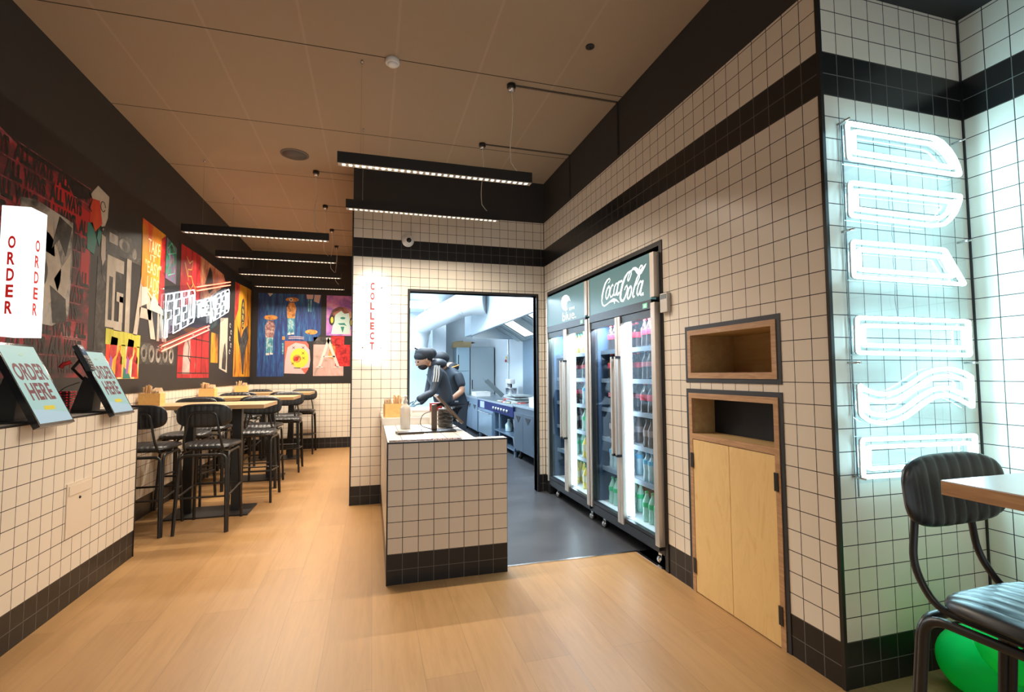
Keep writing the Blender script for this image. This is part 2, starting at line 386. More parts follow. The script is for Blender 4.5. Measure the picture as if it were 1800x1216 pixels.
# black metal edge trims
def trim(i, *boxes):
    mb = MB()
    for a, b in boxes: mb.box(a, b)
    return mb.build('trim_%d' % i, M['bronze_trim'], structure=True)
trim(2, ((XR-.004, YC-.004, 0), (XR+.013, YC+.013, ZT)))
trim(3, ((XI-.008, YC-.008, 0), (XI, YC, ZT)), ((XR-.006, YB-.006, 0), (XR, YB, ZT)))
trim(4, ((XB-.006, YB-.004, 0), (XB+.008, YB+.1, ZT)))
trim(5, ((DX0-.026, YB-.01, 0), (DX0, YB+.11, DZ+.026)), ((DX1, YB-.01, 0), (DX1+.026, YB+.11, DZ+.026)), ((DX0, YB-.01, DZ), (DX1, YB+.11, DZ+.026)))
trim(6, ((XR-.006, FR[0]-.006, 0), (XR+.1, FR[0]+.03, FR[3]+.006)), ((XR-.006, FR[1]-.03, 0), (XR+.1, FR[1]+.006, FR[3]+.006)), ((XR-.006, FR[0]+.03, FR[3]-.028), (XR+.1, FR[1]-.03, FR[3]+.006)))
trim(7, ((XL, YK, ZM0-.008), (XL+.006, YE, ZM0)), ((XL, YE-.006, ZM0-.008), (XB, YE, ZM0)), ((XL, YF, ZM0-.008), (XL+.006, YK, ZM0)))
# shop front behind the camera: piers and a lintel round one wide opening
MB().box((XL-.1, YF-.1, 0), (XL+.25, YF, ZC)).box((XI-.2, YF-.1, 0), (XI+.1, YF, ZC)).box((XL+.25, YF-.1, 3.0), (XI-.2, YF, ZC)).build('wall_front', M['dark_wall'], structure=True)

# ------------------------------------------------------------------ tiled service counter in the middle (collect counter)
CX, CY, CW, CZ = .102, 3.298, .8, .892
c = thing('service_counter', 'cream tiled island counter in front of the kitchen doorway, black tiles at its foot', 'counter', (CX+.4, 4.3, 0))
L0 = Vector(c.location)
def loc(mb, L): mb.v = [tuple(Vector(v)-L) for v in mb.v]; return mb
loc(MB().box((CX+.006, CY, 0), (CX+CW, CY+.1, CZ)), L0).build('front_panel', M['tile_counter_x'], c)
loc(MB().box((CX, CY+.1, 0), (CX+.59, YB-.012, CZ)), L0).build('body', M['tile_counter_y'], c)
loc(MB().box((CX, CY+.002, CZ), (CX+CW, CY+.1, CZ+.009)).box((CX, CY+.1, CZ), (CX+.59, 4.42, CZ+.009)), L0).build('countertop', M['tile_top'], c)
loc(MB().box((CX-.012, 4.42, CZ), (CX+.59, YB-.012, .963), .004), L0).build('raised_ledge', mat('glossy_ledge', (.62, .60, .56), .08, coat=.6), c)
loc(MB().box((CX-.002, CY-.003, 0), (CX+.006, CY+.01, CZ+.01)).box((CX+.006, CY-.003, CZ), (CX+CW, CY+.002, CZ+.009)), L0).build('edge_trim', M['bronze_trim'], c)
# promotional strip stuck on the counter's front edge
st = MB().box((CX+.012, CY+.006, .9012), (CX+.49, CY+.088, .9024)).build('counter_sticker', paint_mat('printed_strip', [(.35, (.022, .018, .018)), (.5, (.06, .045, .045)), (.62, (.20, .15, .15)), (.75, (.03, .025, .025))], 30, (1, 1, 1), rough=.95))
st.data.materials[0].node_tree.nodes['Principled BSDF'].inputs['Specular IOR Level'].default_value = .08
tag(st, 'long dark printed sticker along the front edge of the service counter top', 'sticker')
mb = MB(); fn = lambda u, v, w: (u-st.location.x, v-st.location.y, .9024+w-st.location.z)
for k in range(5):
    u0 = .40+k*.034; mb.stroke([(u0, 3.33), (u0+.012, 3.365), (u0+.024, 3.33)], .006, fn, 0, .0006)
mb.build('printed_mark', mat('print_pink', (.75, .5, .48), .5), st)

# ------------------------------------------------------------------ order counter on the left
c = thing('order_counter', 'long cream tiled order counter along the mural wall under the kiosks', 'counter', ((XK+XL)/2, 1.0, 0)); L0 = Vector(c.location)
loc(MB().box((XL+.004, YF+.1, 0), (XK, YK, 1.092)), L0).build('body', M['tile_left'], c)
loc(MB().box((XL+.004, YF+.1, 1.092), (XK, YK, 1.101)), L0).build('countertop', M['tile_top_left'], c)
loc(MB().box((XK-.01, YK-.004, 0), (XK+.004, YK+.004, 1.103)).box((XK-.002, YF+.1, 1.092), (XK+.003, YK-.004, 1.102)), L0).build('edge_trim', M['bronze_trim'], c)
pl = tile_mat('access_cover_paint', 'Y', 30, 30, False); cov = mat('painted_cover', (.72, .62, .50), .5)
mb = loc(MB().box((XK, 3.49, .398), (XK+.006, 3.755, .712)).box((XK+.006, 3.505, .64), (XK+.010, 3.74, .695)), L0).build('access_cover', cov, c)
loc(MB().lathe([(.008, 0), (.008, .005), (.003, .006)], (XK+.006, 3.62, .612), 12, 'x'), L0).build('cover_lock', M['steel_black'], c)

# ------------------------------------------------------------------ joinery niches in the right wall
def niche(name, label, cat, y0, y1, z0, z1, depth, zb=None):
    r = thing(name, label, cat, (XR, (y0+y1)/2, z0)); L0 = Vector(r.location)
    lo = z0 if zb is None else zb
    mb = MB()  # black surround
    oy0, oy1, oz1 = y0-.056, y1+.056, z1+.058; oz0 = lo-.06 if lo > .2 else 0
    mb.box((XR-.004, oy0, oz0), (XR+.1, oy0+.026, oz1)).box((XR-.004, oy1-.026, oz0), (XR+.1, oy1, oz1)).box((XR-.004, oy0+.026, oz1-.026), (XR+.1, oy1-.026, oz1))
    if oz0 > 0: mb.box((XR-.004, oy0+.026, oz0), (XR+.1, oy1-.026, oz0+.026))
    loc(mb, L0).build('surround', mat('charcoal_surround', (.030, .033, .040), .5), r)
    mb = MB(); a, b = y0-.03, y1+.03; t = z1+.032; q = (lo-.034) if oz0 > 0 else 0
    mb.box((XR-.008, a, q), (XR+.012, y0, t)).box((XR-.008, y1, q), (XR+.012, b, t)).box((XR-.008, y0, z1), (XR+.012, y1, t))
    if oz0 > 0: mb.box((XR-.008, y0, q), (XR+.012, y1, lo))
    loc(mb, L0).build('frame', M['ply_edge'], r)
    return r, L0
r, L0 = niche('wall_niche', 'empty open plywood niche framed in charcoal, above the plywood cupboard', 'niche', N1[0], N1[1], N1[2], N1[3], .32)
loc(MB().box((XR+.012, N1[0]-.02, N1[2]-.02), (XR+.34, N1[0], N1[3]+.02)).box((XR+.012, N1[1], N1[2]-.02), (XR+.34, N1[1]+.02, N1[3]+.02)).box((XR+.012, N1[0], N1[2]-.02), (XR+.34, N1[1], N1[2])).box((XR+.012, N1[0], N1[3]), (XR+.34, N1[1], N1[3]+.02)).box((XR+.32, N1[0], N1[2]), (XR+.34, N1[1], N1[3])), L0).build('lining', M['ply_in'], r)
r, L0 = niche('plywood_cupboard', 'tall plywood cupboard with two doors and a bin slot above, set in the tiled wall', 'cupboard', N2[0], N2[1], 0, N2[3], .4, 0)
y0, y1 = N2[0], N2[1]
loc(MB().box((XR+.012, y1, .93), (XR+.4, y1+.02, 1.2)).box((XR+.012, y0-.02, .93), (XR+.4, y0, 1.2)).box((XR+.012, y0, 1.183), (XR+.4, y1, 1.2)).box((XR+.012, y0, .94), (XR+.4, y1, .965)), L0).build('lining', M['ply_in'], r)
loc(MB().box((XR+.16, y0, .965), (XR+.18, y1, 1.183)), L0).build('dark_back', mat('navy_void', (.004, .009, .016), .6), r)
loc(MB().box((XR-.008, y0, .932), (XR+.012, y1, .965)), L0).build('rail', M['ply_edge'], r)
ym = 2.341
for k, (a, b) in enumerate(((y0+.002, ym-.002), (ym+.002, y1-.002))):
    d = loc(MB().box((XR-.006, a, .006), (XR+.014, b, .927), .001), L0).build('door', M['ply_face'], r)
    hy = y0-.006 if k == 0 else y1+.006
    for z in (.16, .80): loc(MB().box((XR-.013, hy-.012, z-.045), (XR-.0085, hy+.012, z+.045)), L0).build('hinge', M['steel_black'], d)
# thermostat
r = thing('thermostat', 'small silver thermostat on the tiled wall beside the drinks fridges', 'thermostat', (XR, 2.91, 1.75)); L0 = Vector(r.location)
loc(MB().box((XR-.03, 2.868, 1.752), (XR, 2.952, 1.883), .005), L0).build('housing', mat('silver_plastic', (.55, .51, .46), .4, .3), r)
loc(MB().box((XR-.032, 2.876, 1.842), (XR-.0305, 2.944, 1.875)), L0).build('display', mat('lcd', (.16, .2, .23), .15), r)
# ================================================================== hanging light bars
def light_bar(x0, x1, y, z, label, group, wx, cx, power=1.0):
    r = thing('linear_pendant_light', label, 'pendant light', ((x0+x1)/2, y, z), 0, group); L0 = Vector(r.location)
    loc(MB().box((x0, y-.026, z+.006), (x1, y+.026, z+.085)), L0).build('housing', M['steel_black'], r)
    n = 31; mb = MB(); w = (x1-x0-.04)/n
    for k in range(n): mb.box((x0+.02+k*w+w*.25, y-.014, z+.0015), (x0+.02+k*w+w*.75, y+.014, z+.0045))
    loc(mb, L0).build('led_strip', M['led'], r)
    loc(MB().box((x0+.003, y-.024, z+.0045), (x1-.003, y+.024, z+.006)).box((x0+.003, y-.026, z), (x1-.003, y-.023, z+.006)).box((x0+.003, y+.023, z), (x1-.003, y+.026, z+.006)), L0).build('reflector', mat('led_reflector', (.55, .5, .44), .3, .4), r)
    loc(MB().tube([(wx, y, z+.085), (wx, y, ZC-.02)], .0016, 5).lathe([(.009, 0), (.009, .02)], (wx, y, ZC-.02), 10), L0).build('suspension_wire', M['chrome'], r)
    cn = loc(MB().lathe([(.032, -.03), (.034, -.026), (.034, 0)], (cx, y, ZC), 18), L0).build('ceiling_canopy', M['steel_black'], r)
    loc(MB().lathe([(.014, -.055), (.026, -.05), (.028, -.03)], (cx, y, ZC), 14), L0).build('canopy_cap', M['chrome'], cn)
    xe = XR if x0 > -1 else XB
    if y > 3: loc(MB().box((cx+.03, y-.007, ZC-.009), (xe+(.004 if x0 > -1 else -.0), y+.007, ZC)), L0).build('surface_conduit', mat('conduit_paint', (.10, .08, .065), .7) if x0 > -1 else mat('conduit_pale', (.34, .27, .21), .7), r)
    if x0 > -1 and 3 < y: loc(MB().box((XR-.010, y-.008, ZT+.02), (XR+.004, y+.008, ZC-.009)), L0).build('surface_conduit', M['dark_wall'], r)
    P = [Vector((cx, y, ZC-.05))]
    for k in range(1, 11):
        t = k/11; P.append(Vector((cx+.012*sin(t*6.3), y+.008*sin(t*4), ZC-.05-(ZC-.05-z-.085)*t*.98)))
    P += [Vector((cx+.02, y, z+.12)), Vector((cx+.05, y, z+.088))]
    loc(MB().tube(P, .0032, 6), L0).build('power_cable', mat('clear_cable', (.72, .68, .6), .35), r)
    area('lamp_light', (0, 0, -.004), (x1-x0-.06, .03), BAR_W*power, WARM, (0, 0, 0), 150, r)
g = 'black linear pendant lights over the service counter'
light_bar(-.245, 1.177, 3.555, 2.806, 'black linear pendant light hanging above the front edge of the service counter', g, -.09, 1.022)
light_bar(-.238, 1.180, 4.575, 2.826, 'black linear pendant light hung close to the collect wall above the kitchen doorway', g, -.095, 1.016)
g = 'black linear pendant lights over the dining tables'
for y, z, s in ((5.69, 2.806, 'black linear pendant light hanging over the nearest dining table'), (6.83, 2.815, 'black linear pendant light, second from the front over the dining tables'),
                (7.95, 2.822, 'black linear pendant light, third from the front over the dining tables'), (8.96, 2.815, 'black linear pendant light nearest the painted end wall')):
    light_bar(-1.885, -.467, y, z, s, g, -1.70, -.613)
g = 'added unseen pendant lights behind the camera'  # two unseen pendants added to light the front of the room
light_bar(-.24, 1.18, -.15, 2.82, 'added unseen black linear pendant light behind the camera, the inner one', g, -.09, 1.022, .3)
light_bar(-.24, 1.18, -1.60, 2.82, 'added unseen black linear pendant light behind the camera, the outer one', g, -.09, 1.022, .3)
# ceiling fittings
r = thing('smoke_detector', 'white round smoke detector on the dark ceiling', 'smoke detector', (.121, 3.489, ZC)); 
MB().lathe([(.048, 0), (.05, -.012), (.05, -.028), (.046, -.034)], (0, 0, 0), 24).build('housing', M['white'], r)
MB().lathe([(.036, -.034), (.034, -.044), (.02, -.048)], (0, 0, 0), 20).build('sensor_cap', M['white'], r)
r = thing('ceiling_speaker', 'flush round ceiling speaker grille near the dining area', 'speaker', (-.776, 5.30, ZC))
MB().lathe([(.135, 0), (.135, -.006), (.118, -.009)], (0, 0, 0), 32).build('rim', mat('speaker_rim', (.20, .17, .15), .6), r)
MB().lathe([(.115, -.004), (.115, -.011)], (0, 0, 0), 32).build('grille', mat('speaker_grille', (.12, .11, .10), .5), r)
r = thing('ceiling_sensor', 'small round fitting on the ceiling by the right wall', 'sensor', (1.42, 2.98, ZC))
MB().lathe([(.03, 0), (.03, -.008), (.02, -.012)], (0, 0, 0), 18).build('housing', M['dark_wall'], r)
MB().lathe([(.012, -.012), (.008, -.018)], (0, 0, 0), 12).build('lens', M['black'], r)
# dome camera on the collect wall
r = thing('security_camera', 'white dome security camera on the black tile band of the collect wall', 'security camera', (.364, YB, 2.785))
MB().lathe([(.062, 0), (.064, .02), (.06, .045)], (0, 0, 0), 28, 'y').build('housing', M['white'], r)
MB().sphere((.008, -.050, 0), .028, 18, 12, (1, .9, 1)).build('dome', M['screen_black'], r)
MB().lathe([(.038, .04), (.04, .052), (.036, .056)], (0, 0, 0), 24, 'y').build('collar', M['white'], r)

# ------------------------------------------------------------------ signs
r = thing('collect_sign', 'glowing white vertical sign reading COLLECT on the tiled wall', 'sign', (0, YB, 1.52)); L0 = Vector(r.location)
loc(MB().box((-.086, 5.30, 1.52), (.085, 5.325, 2.35), .004), L0).build('light_panel', mat('lit_panel', (1, 1, 1), .4, emit=(1, .985, .95), strength=1.15), r)
loc(MB().box((-.080, 5.326, 1.53), (.079, 5.332, 2.34)), L0).build('back_light', mat('sign_back_light', (1, 1, 1), .4, emit=(1, .99, .95), strength=20), r)
mb = MB(); fn = lambda u, v, w: (u, 5.2995-w, v)
for k, ch in enumerate('COLLECT'): text(mb, ch, fn, 0, 2.262-k*.104, .080, .044, .0006, .05)
loc(mb, L0).build('lettering', mat('sign_red_letters', (.3, .05, .05), .5, emit=(.50, .10, .10), strength=.6), r)
for x in (-.092, .091):
    for z in (1.62, 2.25): loc(MB().lathe([(.006, 0), (.006, .075), (.009, .075), (.009, .082)], (x, YB, z), 10, 'y'), L0).build('standoff', M['chrome'], r)
r = thing('order_sign', 'glowing white box sign reading ORDER on two faces above the order counter', 'sign', (-1.695, 2.96, 1.53)); L0 = Vector(r.location)
loc(MB().box((-1.715, 2.897, 1.532), (-1.6, 3.022, 2.162), .003), L0).build('light_box', mat('lit_box', (1, 1, 1), .4, emit=(1, .99, .965), strength=1.25), r)
mb = MB(); mbb = MB(); fa = lambda u, v, w: (u, 2.8965-w, v); fb = lambda u, v, w: (-1.5995+w, u, v)
for k, ch in enumerate('ORDER'):
    text(mb, ch, fa, -1.668, 1.985-k*.079, .062, .030, .0006, .035); text(mbb, ch, fb, 2.958, 1.985-k*.079, .060, .034, .0006, .03)
loc(mbb, L0).build('lettering', loc(mb, L0).build('lettering', mat('order_red', (.55, .02, .02), .5, emit=(.60, .02, .015), strength=.5), r).data.materials[0], r)
loc(MB().box((XL, 2.94, 2.02), (-1.715, 2.98, 2.05)).box((XL, 2.94, 1.64), (-1.715, 2.98, 1.67)), L0).build('bracket', M['steel_black'], r)

# tall white neon sign in the alcove: six outlined block shapes on clear acrylic
def neon_xy(pts): return pts
NEON = [[(2.018, 2.456), (2.559, 2.457), (2.611, 2.441), (2.66, 2.408), (2.693, 2.373), (2.718, 2.328), (2.73, 2.275), (2.021, 2.278)], [(2.02, 2.185), (2.728, 2.189), (2.708, 2.137), (2.678, 2.09), (2.641, 2.054), (2.598, 2.026), (2.515, 2.012), (2.015, 2.02)], [(2.019, 1.92), (2.591, 1.919), (2.725, 1.744), (2.017, 1.748)], [(2.025, 1.584), (2.728, 1.584), (2.725, 1.407), (2.02, 1.415)], [(2.022, 1.302), (2.05, 1.279), (2.091, 1.261), (2.136, 1.251), (2.188, 1.249), (2.237, 1.257), (2.289, 1.277), (2.353, 1.306), (2.418, 1.337), (2.488, 1.355), (2.568, 1.36), (2.623, 1.354), (2.677, 1.34), (2.725, 1.319), (2.723, 1.158), (2.654, 1.191), (2.568, 1.22), (2.514, 1.223), (2.472, 1.215), (2.404, 1.188), (2.343, 1.156), (2.289, 1.13), (2.239, 1.115), (2.169, 1.106), (2.118, 1.111), (2.073, 1.12), (2.023, 1.15)], [(2.022, 1.057), (2.729, 1.048), (2.722, 0.872), (2.02, 0.882)]]
r = thing('neon_sign', 'tall cool white neon sign of six outlined block letters on clear acrylic', 'neon sign', (2.38, YC, .86)); L0 = Vector(r.location)
loc(MB().box((2.012, 1.652, .86), (2.755, 1.658, 2.48)), L0).build('acrylic_panel', M['clear'], r)
def inset(poly, d):
    n = len(poly); A = sum(poly[i][0]*poly[(i+1) % n][1]-poly[(i+1) % n][0]*poly[i][1] for i in range(n)); sg = 1 if A > 0 else -1; out = []
    for i in range(n):
        p0, p1, p2 = Vector(poly[i-1]), Vector(poly[i]), Vector(poly[(i+1) % n]); a = (p1-p0).normalized(); b = (p2-p1).normalized()
        na, nb = Vector((-a.y, a.x))*sg, Vector((-b.y, b.x))*sg; m_ = (na+nb); q = m_.dot(na)
        m_ = m_/q if q > .35 else m_/.35; out.append(tuple(p1+m_*d))
    return out
for poly in NEON:
    mb = MB(); mb2 = MB()
    for d in (0, .034):
        q = inset(poly, d+.008) if d else inset(poly, .008)
        pts = arc_path([(q[-1][0]*.5+q[0][0]*.5, 1.636, q[-1][1]*.5+q[0][1]*.5)]+[(u, 1.636, v) for u, v in q]+[(q[-1][0]*.5+q[0][0]*.5, 1.636, q[-1][1]*.5+q[0][1]*.5)], .012, 3)[:-1]
        mb.tube(pts, .0085, 8, closed=True); mb2.tube([(a, b+.0078, c) for a, b, c in pts], .0094, 8, closed=True)
    nl = loc(mb, L0).build('neon_letter', M['neon'], r); loc(mb2, L0).build('silicone_base', M['neon_base'], nl)
for z in (2.46, 1.965, 1.38, .885):
    for x in (2.02, 2.745): loc(MB().lathe([(.005, 0), (.005, .06)], (x, YC, z), 8, 'y'), L0).build('standoff', M['chrome'], r)
mb = MB()
for z0, z1, x in ((2.27, 2.19, 2.29), (2.18, 2.02, 2.27), (2.01, 1.92, 2.28), (1.91, 1.76, 2.28), (1.74, 1.585, 2.28)):
    w_ = MB(); w_.tube([(x, 1.648, z0), (x-.008, 1.646, (z0+z1)/2), (x+.006, 1.648, z1)], .0015, 5)
    loc(w_, L0).build('jumper_wire', mat('grey_jumper', (.25, .28, .3), .4) if 'grey_jumper' not in bpy.data.materials else bpy.data.materials['grey_jumper'], r)
mb.tube([(2.03, 1.668, 2.45), (2.028, 1.668, 1.6), (2.035, 1.668, .8)], .0035, 6)
loc(mb, L0).build('wiring', mat('grey_wire', (.25, .28, .3), .4), r)
# ================================================================== printed mural
def fl(u, v, w): return (XL+w, u, v)          # left wall: u = y, v = z, out of the wall = +x
def fe(u, v, w): return (u, YE-w, v)          # end wall: u = x, v = z, out of the wall = -y
BLACK = mat('mural_black', (.013, .012, .013), .5)
red = paint_mat('paint_red', [(.32, (.03, .003, .004)), (.42, (.28, .006, .010)), (.60, (.46, .012, .018)), (.72, (.50, .12, .10)), (.8, (.5, .35, .3))], 5, (1, 1, .5))
redtxt = paint_mat('paint_red_black', [(.36, (.02, .012, .013)), (.47, (.11, .018, .024)), (.55, (.30, .012, .02)), (.66, (.34, .10, .11)), (.78, (.30, .24, .22))], 2.6, (1, 1, 1.3), detail=8, seed=3)
redbrush = paint_mat('paint_red_worn', [(.40, (.02, .008, .009)), (.52, (.18, .02, .03)), (.64, (.36, .10, .11))], 7, (1, 1.6, .6))
grey = paint_mat('print_grey_collage', [(.34, (.02, .02, .02)), (.46, (.16, .15, .13)), (.6, (.42, .39, .35)), (.8, (.5, .47, .42))], 4, (1, 1, 1), detail=4)
cream = paint_mat('print_cream', [(.3, (.36, .31, .25)), (.7, (.52, .46, .38))], 6)
dgrey = paint_mat('print_dark_grey', [(.4, (.018, .017, .016)), (.56, (.05, .047, .044)), (.72, (.15, .14, .13))], 9)
orange = paint_mat('paint_orange', [(.30, (.62, .30, .02)), (.45, (.60, .19, .01)), (.55, (.58, .07, .01)), (.72, (.45, .012, .01))], 1.7, (1, 1.6, .7), detail=3, seed=1)
blue = paint_mat('paint_blue_rain', [(.30, (.008, .016, .07)), (.47, (.012, .035, .16)), (.58, (.015, .09, .24)), (.70, (.05, .16, .28)), (.8, (.22, .32, .42))], 7, (3.4, 1, .35), detail=6)
violet = paint_mat('paint_violet', [(.32, (.10, .06, .30)), (.46, (.36, .14, .45)), (.6, (.62, .25, .5)), (.78, (.55, .6, .75))], 4)
yellow = paint_mat('paint_yellow', [(.32, (.03, .02, .01)), (.42, (.34, .11, .01)), (.55, (.58, .26, .01)), (.8, (.55, .33, .03))], 4, (1, 1.6, .45), seed=2)
green = paint_mat('paint_green', [(.32, (.01, .02, .015)), (.46, (.02, .22, .13)), (.56, (.25, .06, .28)), (.66, (.30, .34, .04)), (.8, (.45, .42, .4))], 6)
flame = paint_mat('paint_flame', [(.28, (.02, .25, .17)), (.40, (.75, .72, .55)), (.50, (.85, .45, .03)), (.58, (.80, .05, .01)), (.75, (.62, .01, .01))], 3.2, (1, 2.4, .6), detail=4, const=False, seed=5)
brown = paint_mat('paint_brown', [(.32, (.05, .02, .015)), (.48, (.30, .10, .06)), (.62, (.50, .27, .14)), (.8, (.55, .40, .30))], 3.4)
pinkgrey = paint_mat('paint_pink_grey', [(.30, (.18, .20, .16)), (.45, (.45, .28, .25)), (.58, (.50, .34, .32)), (.75, (.62, .60, .52))], 3.4, (1.4, 1, 1))
teal = mat('print_teal', (.02, .18, .15), .5); cyan = paint_mat('print_cyan', [(.4, (.03, .14, .20)), (.52, (.10, .33, .38)), (.62, (.45, .48, .46))], 22, (1, 1, .5)); wht = mat('print_white', (.50, .48, .45), .5)
orn = paint_mat('print_orange', [(.36, (.16, .06, .02)), (.48, (.45, .18, .04)), (.62, (.62, .30, .07)), (.75, (.55, .42, .28))], 16); dblk = mat('print_black', (.012, .012, .012), .5); yel = mat('print_yellow', (.62, .48, .04), .5)
lime = paint_mat('print_fringe', [(.4, (.42, .40, .03)), (.6, (.60, .56, .08)), (.75, (.2, .18, .02))], 40, (1, 1, .1))
lilac = mat('print_violet', (.35, .1, .4), .5); pk = mat('print_pink_skin', (.50, .36, .36), .5); rd = paint_mat('print_red', [(.35, (.16, .004, .006)), (.5, (.46, .010, .014)), (.7, (.52, .06, .05))], 14)

mur = thing('wall_mural', 'black printed street art mural covering the long left wall above the tiles', 'mural', (XL, 3.0, ZM0)); LM = Vector(mur.location)
lay = [0]
def P(m, fn, *polys, name='painted_panel', parent=None, L=None, th=None, lvl=None):
    mb = MB()
    for q in polys: mb.prism(q, fn, 0 if lvl is None else .0, .0042+.0006*(lvl or 1))
    return loc(mb, L).build(name, m, parent)
def R(y0, y1, z0, z1): return [(y0, z0), (y1, z0), (y1, z1), (y0, z1)]
def ell(c, a, b, n=20, t0=0, t1=2*pi): return [(c[0]+a*cos(t0+(t1-t0)*k/n), c[1]+b*sin(t0+(t1-t0)*k/n)) for k in range(n)]
loc(MB().prism(R(YF+.01, YE-.006, ZM0, ZM1), fl, 0, .004), LM).build('black_ground', BLACK, mur)
A = lambda m, *p, n='painted_panel', lvl=1: P(m, fl, *p, name=n, parent=mur, L=LM, lvl=lvl)
A(redtxt, [(2.3, 1.33), (4.46, 1.33), (4.46, 2.70), (4.2, 2.62), (4.1, 2.74), (3.7, 2.72), (3.4, 2.80), (2.3, 2.78)], n='red_lettered_panel')
# rows of tall worn letters over the red ground
A(mat('paint_bright_red', (.42, .006, .012), .5), [(3.92, 2.44), (4.0, 2.68), (4.10, 2.72), (4.25, 2.60), (4.42, 2.58), (4.46, 2.30), (4.30, 2.36), (4.22, 2.50)], R(4.33, 4.44, 2.0, 2.3), n='bright_red_patch', lvl=2)
mb = MB(); mr = MB(); rows = [('ALL WAYS ALL WAYS ALL', 0), ("WHAT'S ALL WAYS ALL W", .05), ('ALL WAYS ALL WAYS ALL', .1)]
for k in range(11):
    z = 2.70-k*.128
    for j in range(12):
        yy = 2.40+(j//2)*.42+(j % 2)*.195-(k % 3)*.07; w_ = ('ALL', 'WAYS')[j % 2]
        if yy > 4.38: continue
        text(mb, w_, fl, yy, z, .112, (.155, .215)[j % 2], .0064, .06)
loc(mb, LM).build('black_lettering', dblk, mur)
mb = MB()
for k in range(11): mb.prism(R(2.5, 4.44, 2.765-k*.128-.004, 2.765-k*.128+.002), fl, 0, .0052)
loc(mb, LM).build('red_rules', redbrush, mur)
# grey collage with a disc
A(grey, [(3.66, 1.69), (4.02, 1.68), (4.2, 1.75), (4.22, 2.1), (4.21, 2.44), (3.8, 2.47), (3.66, 2.44)], n='collage_panel', lvl=4)
A(cream, ell((3.86, 2.05), .235, .26, 28), [(3.82, 2.18), (4.02, 2.15), (3.98, 2.38), (3.84, 2.40)], [(4.02, 2.0), (4.2, 2.22), (4.2, 2.0), (4.12, 1.82)], n='disc_print', lvl=5)
A(dgrey, ell((3.84, 2.03), .11, .13, 24), [(4.05, 2.44), (4.2, 2.40), (4.14, 2.18), (4.06, 2.28), (3.98, 2.2)], [(3.98, 1.95), (4.16, 1.88), (4.18, 1.72), (4.03, 1.70)], n='dark_print', lvl=6)
A(wht, R(3.862, 3.89, 2.0, 2.07), n='tag_print', lvl=7)
# portrait scrap
A(cream, [(4.45, 2.76), (4.52, 2.83), (4.69, 2.80), (4.68, 2.62), (4.62, 2.5), (4.55, 2.58), (4.47, 2.68), (4.42, 2.72)], n='portrait_scrap', lvl=4)
A(orange, [(4.42, 2.70), (4.55, 2.72), (4.60, 2.55), (4.50, 2.46), (4.42, 2.52)], n='portrait_colour', lvl=5)
A(teal, [(4.39, 2.50), (4.46, 2.52), (4.53, 2.40), (4.50, 2.28), (4.40, 2.30)], [(4.55, 2.5), (4.60, 2.48), (4.57, 2.36), (4.53, 2.42)], n='portrait_teal', lvl=5)
mb = MB(); mb.stroke([(4.41, 2.74), (4.44, 2.69), (4.41, 2.62), (4.44, 2.60)], .012, fl, 0, .0085); mb.stroke(ell((4.60, 2.69), .035, .04, 12), .006, fl, 0, .0085); mb.stroke([(4.60, 2.52), (4.65, 2.54)], .014, fl, 0, .0085)
loc(mb, LM).build('portrait_lines', dblk, mur)
A(cream, [(4.60, 2.47), (4.66, 2.46), (4.67, 2.28), (4.63, 2.22), (4.60, 2.3)], n='hand_scrap', lvl=5)
# dark camera collage and big cream capitals
A(dgrey, R(4.60, 5.30, 2.36, 2.56), [(4.55, 1.45), (4.75, 1.45), (4.76, 2.3), (4.56, 2.28)], n='camera_collage', lvl=2)
A(grey, ell((4.98, 2.47), .10, .055), ell((5.16, 2.44), .05, .05), R(4.72, 4.86, 2.44, 2.52), n='lens_print', lvl=3)
A(dgrey, ell((4.98, 2.47), .045, .03), ell((4.78, 2.22), .17, .17, 24), n='lens_dark', lvl=4)
mb = MB()
G = [[(4.70, 1.74), (4.84, 1.74), (4.84, 2.33), (4.70, 2.33)], R(4.84, 4.98, 2.22, 2.33), R(4.84, 4.98, 1.72, 1.80), R(4.92, 4.985, 1.80, 2.02), R(4.87, 4.985, 1.97, 2.05)]
I_ = [R(5.03, 5.115, 1.72, 2.37)]; A_ = [[(5.19, 1.71), (5.27, 1.71), (5.40, 2.30), (5.33, 2.34)], [(5.56, 1.70), (5.67, 1.70), (5.42, 2.33), (5.33, 2.34)], R(5.30, 5.56, 1.88, 1.98)]
N_ = [R(5.70, 5.76, 1.69, 2.07), [(5.70, 2.07), (5.78, 2.07), (5.90, 1.69), (5.83, 1.69)], R(5.885, 5.94, 1.69, 2.07)]
for q in G+I_+A_+N_: mb.prism(q, fl, 0, .0072)
loc(mb, LM).build('cream_capitals', cream, mur)
A(dgrey, R(4.74, 4.80, 1.80, 2.16), [(5.36, 2.0), (5.44, 2.0), (5.40, 2.2)], n='letter_shadow', lvl=6)  # dark parts printed within the cream capitals
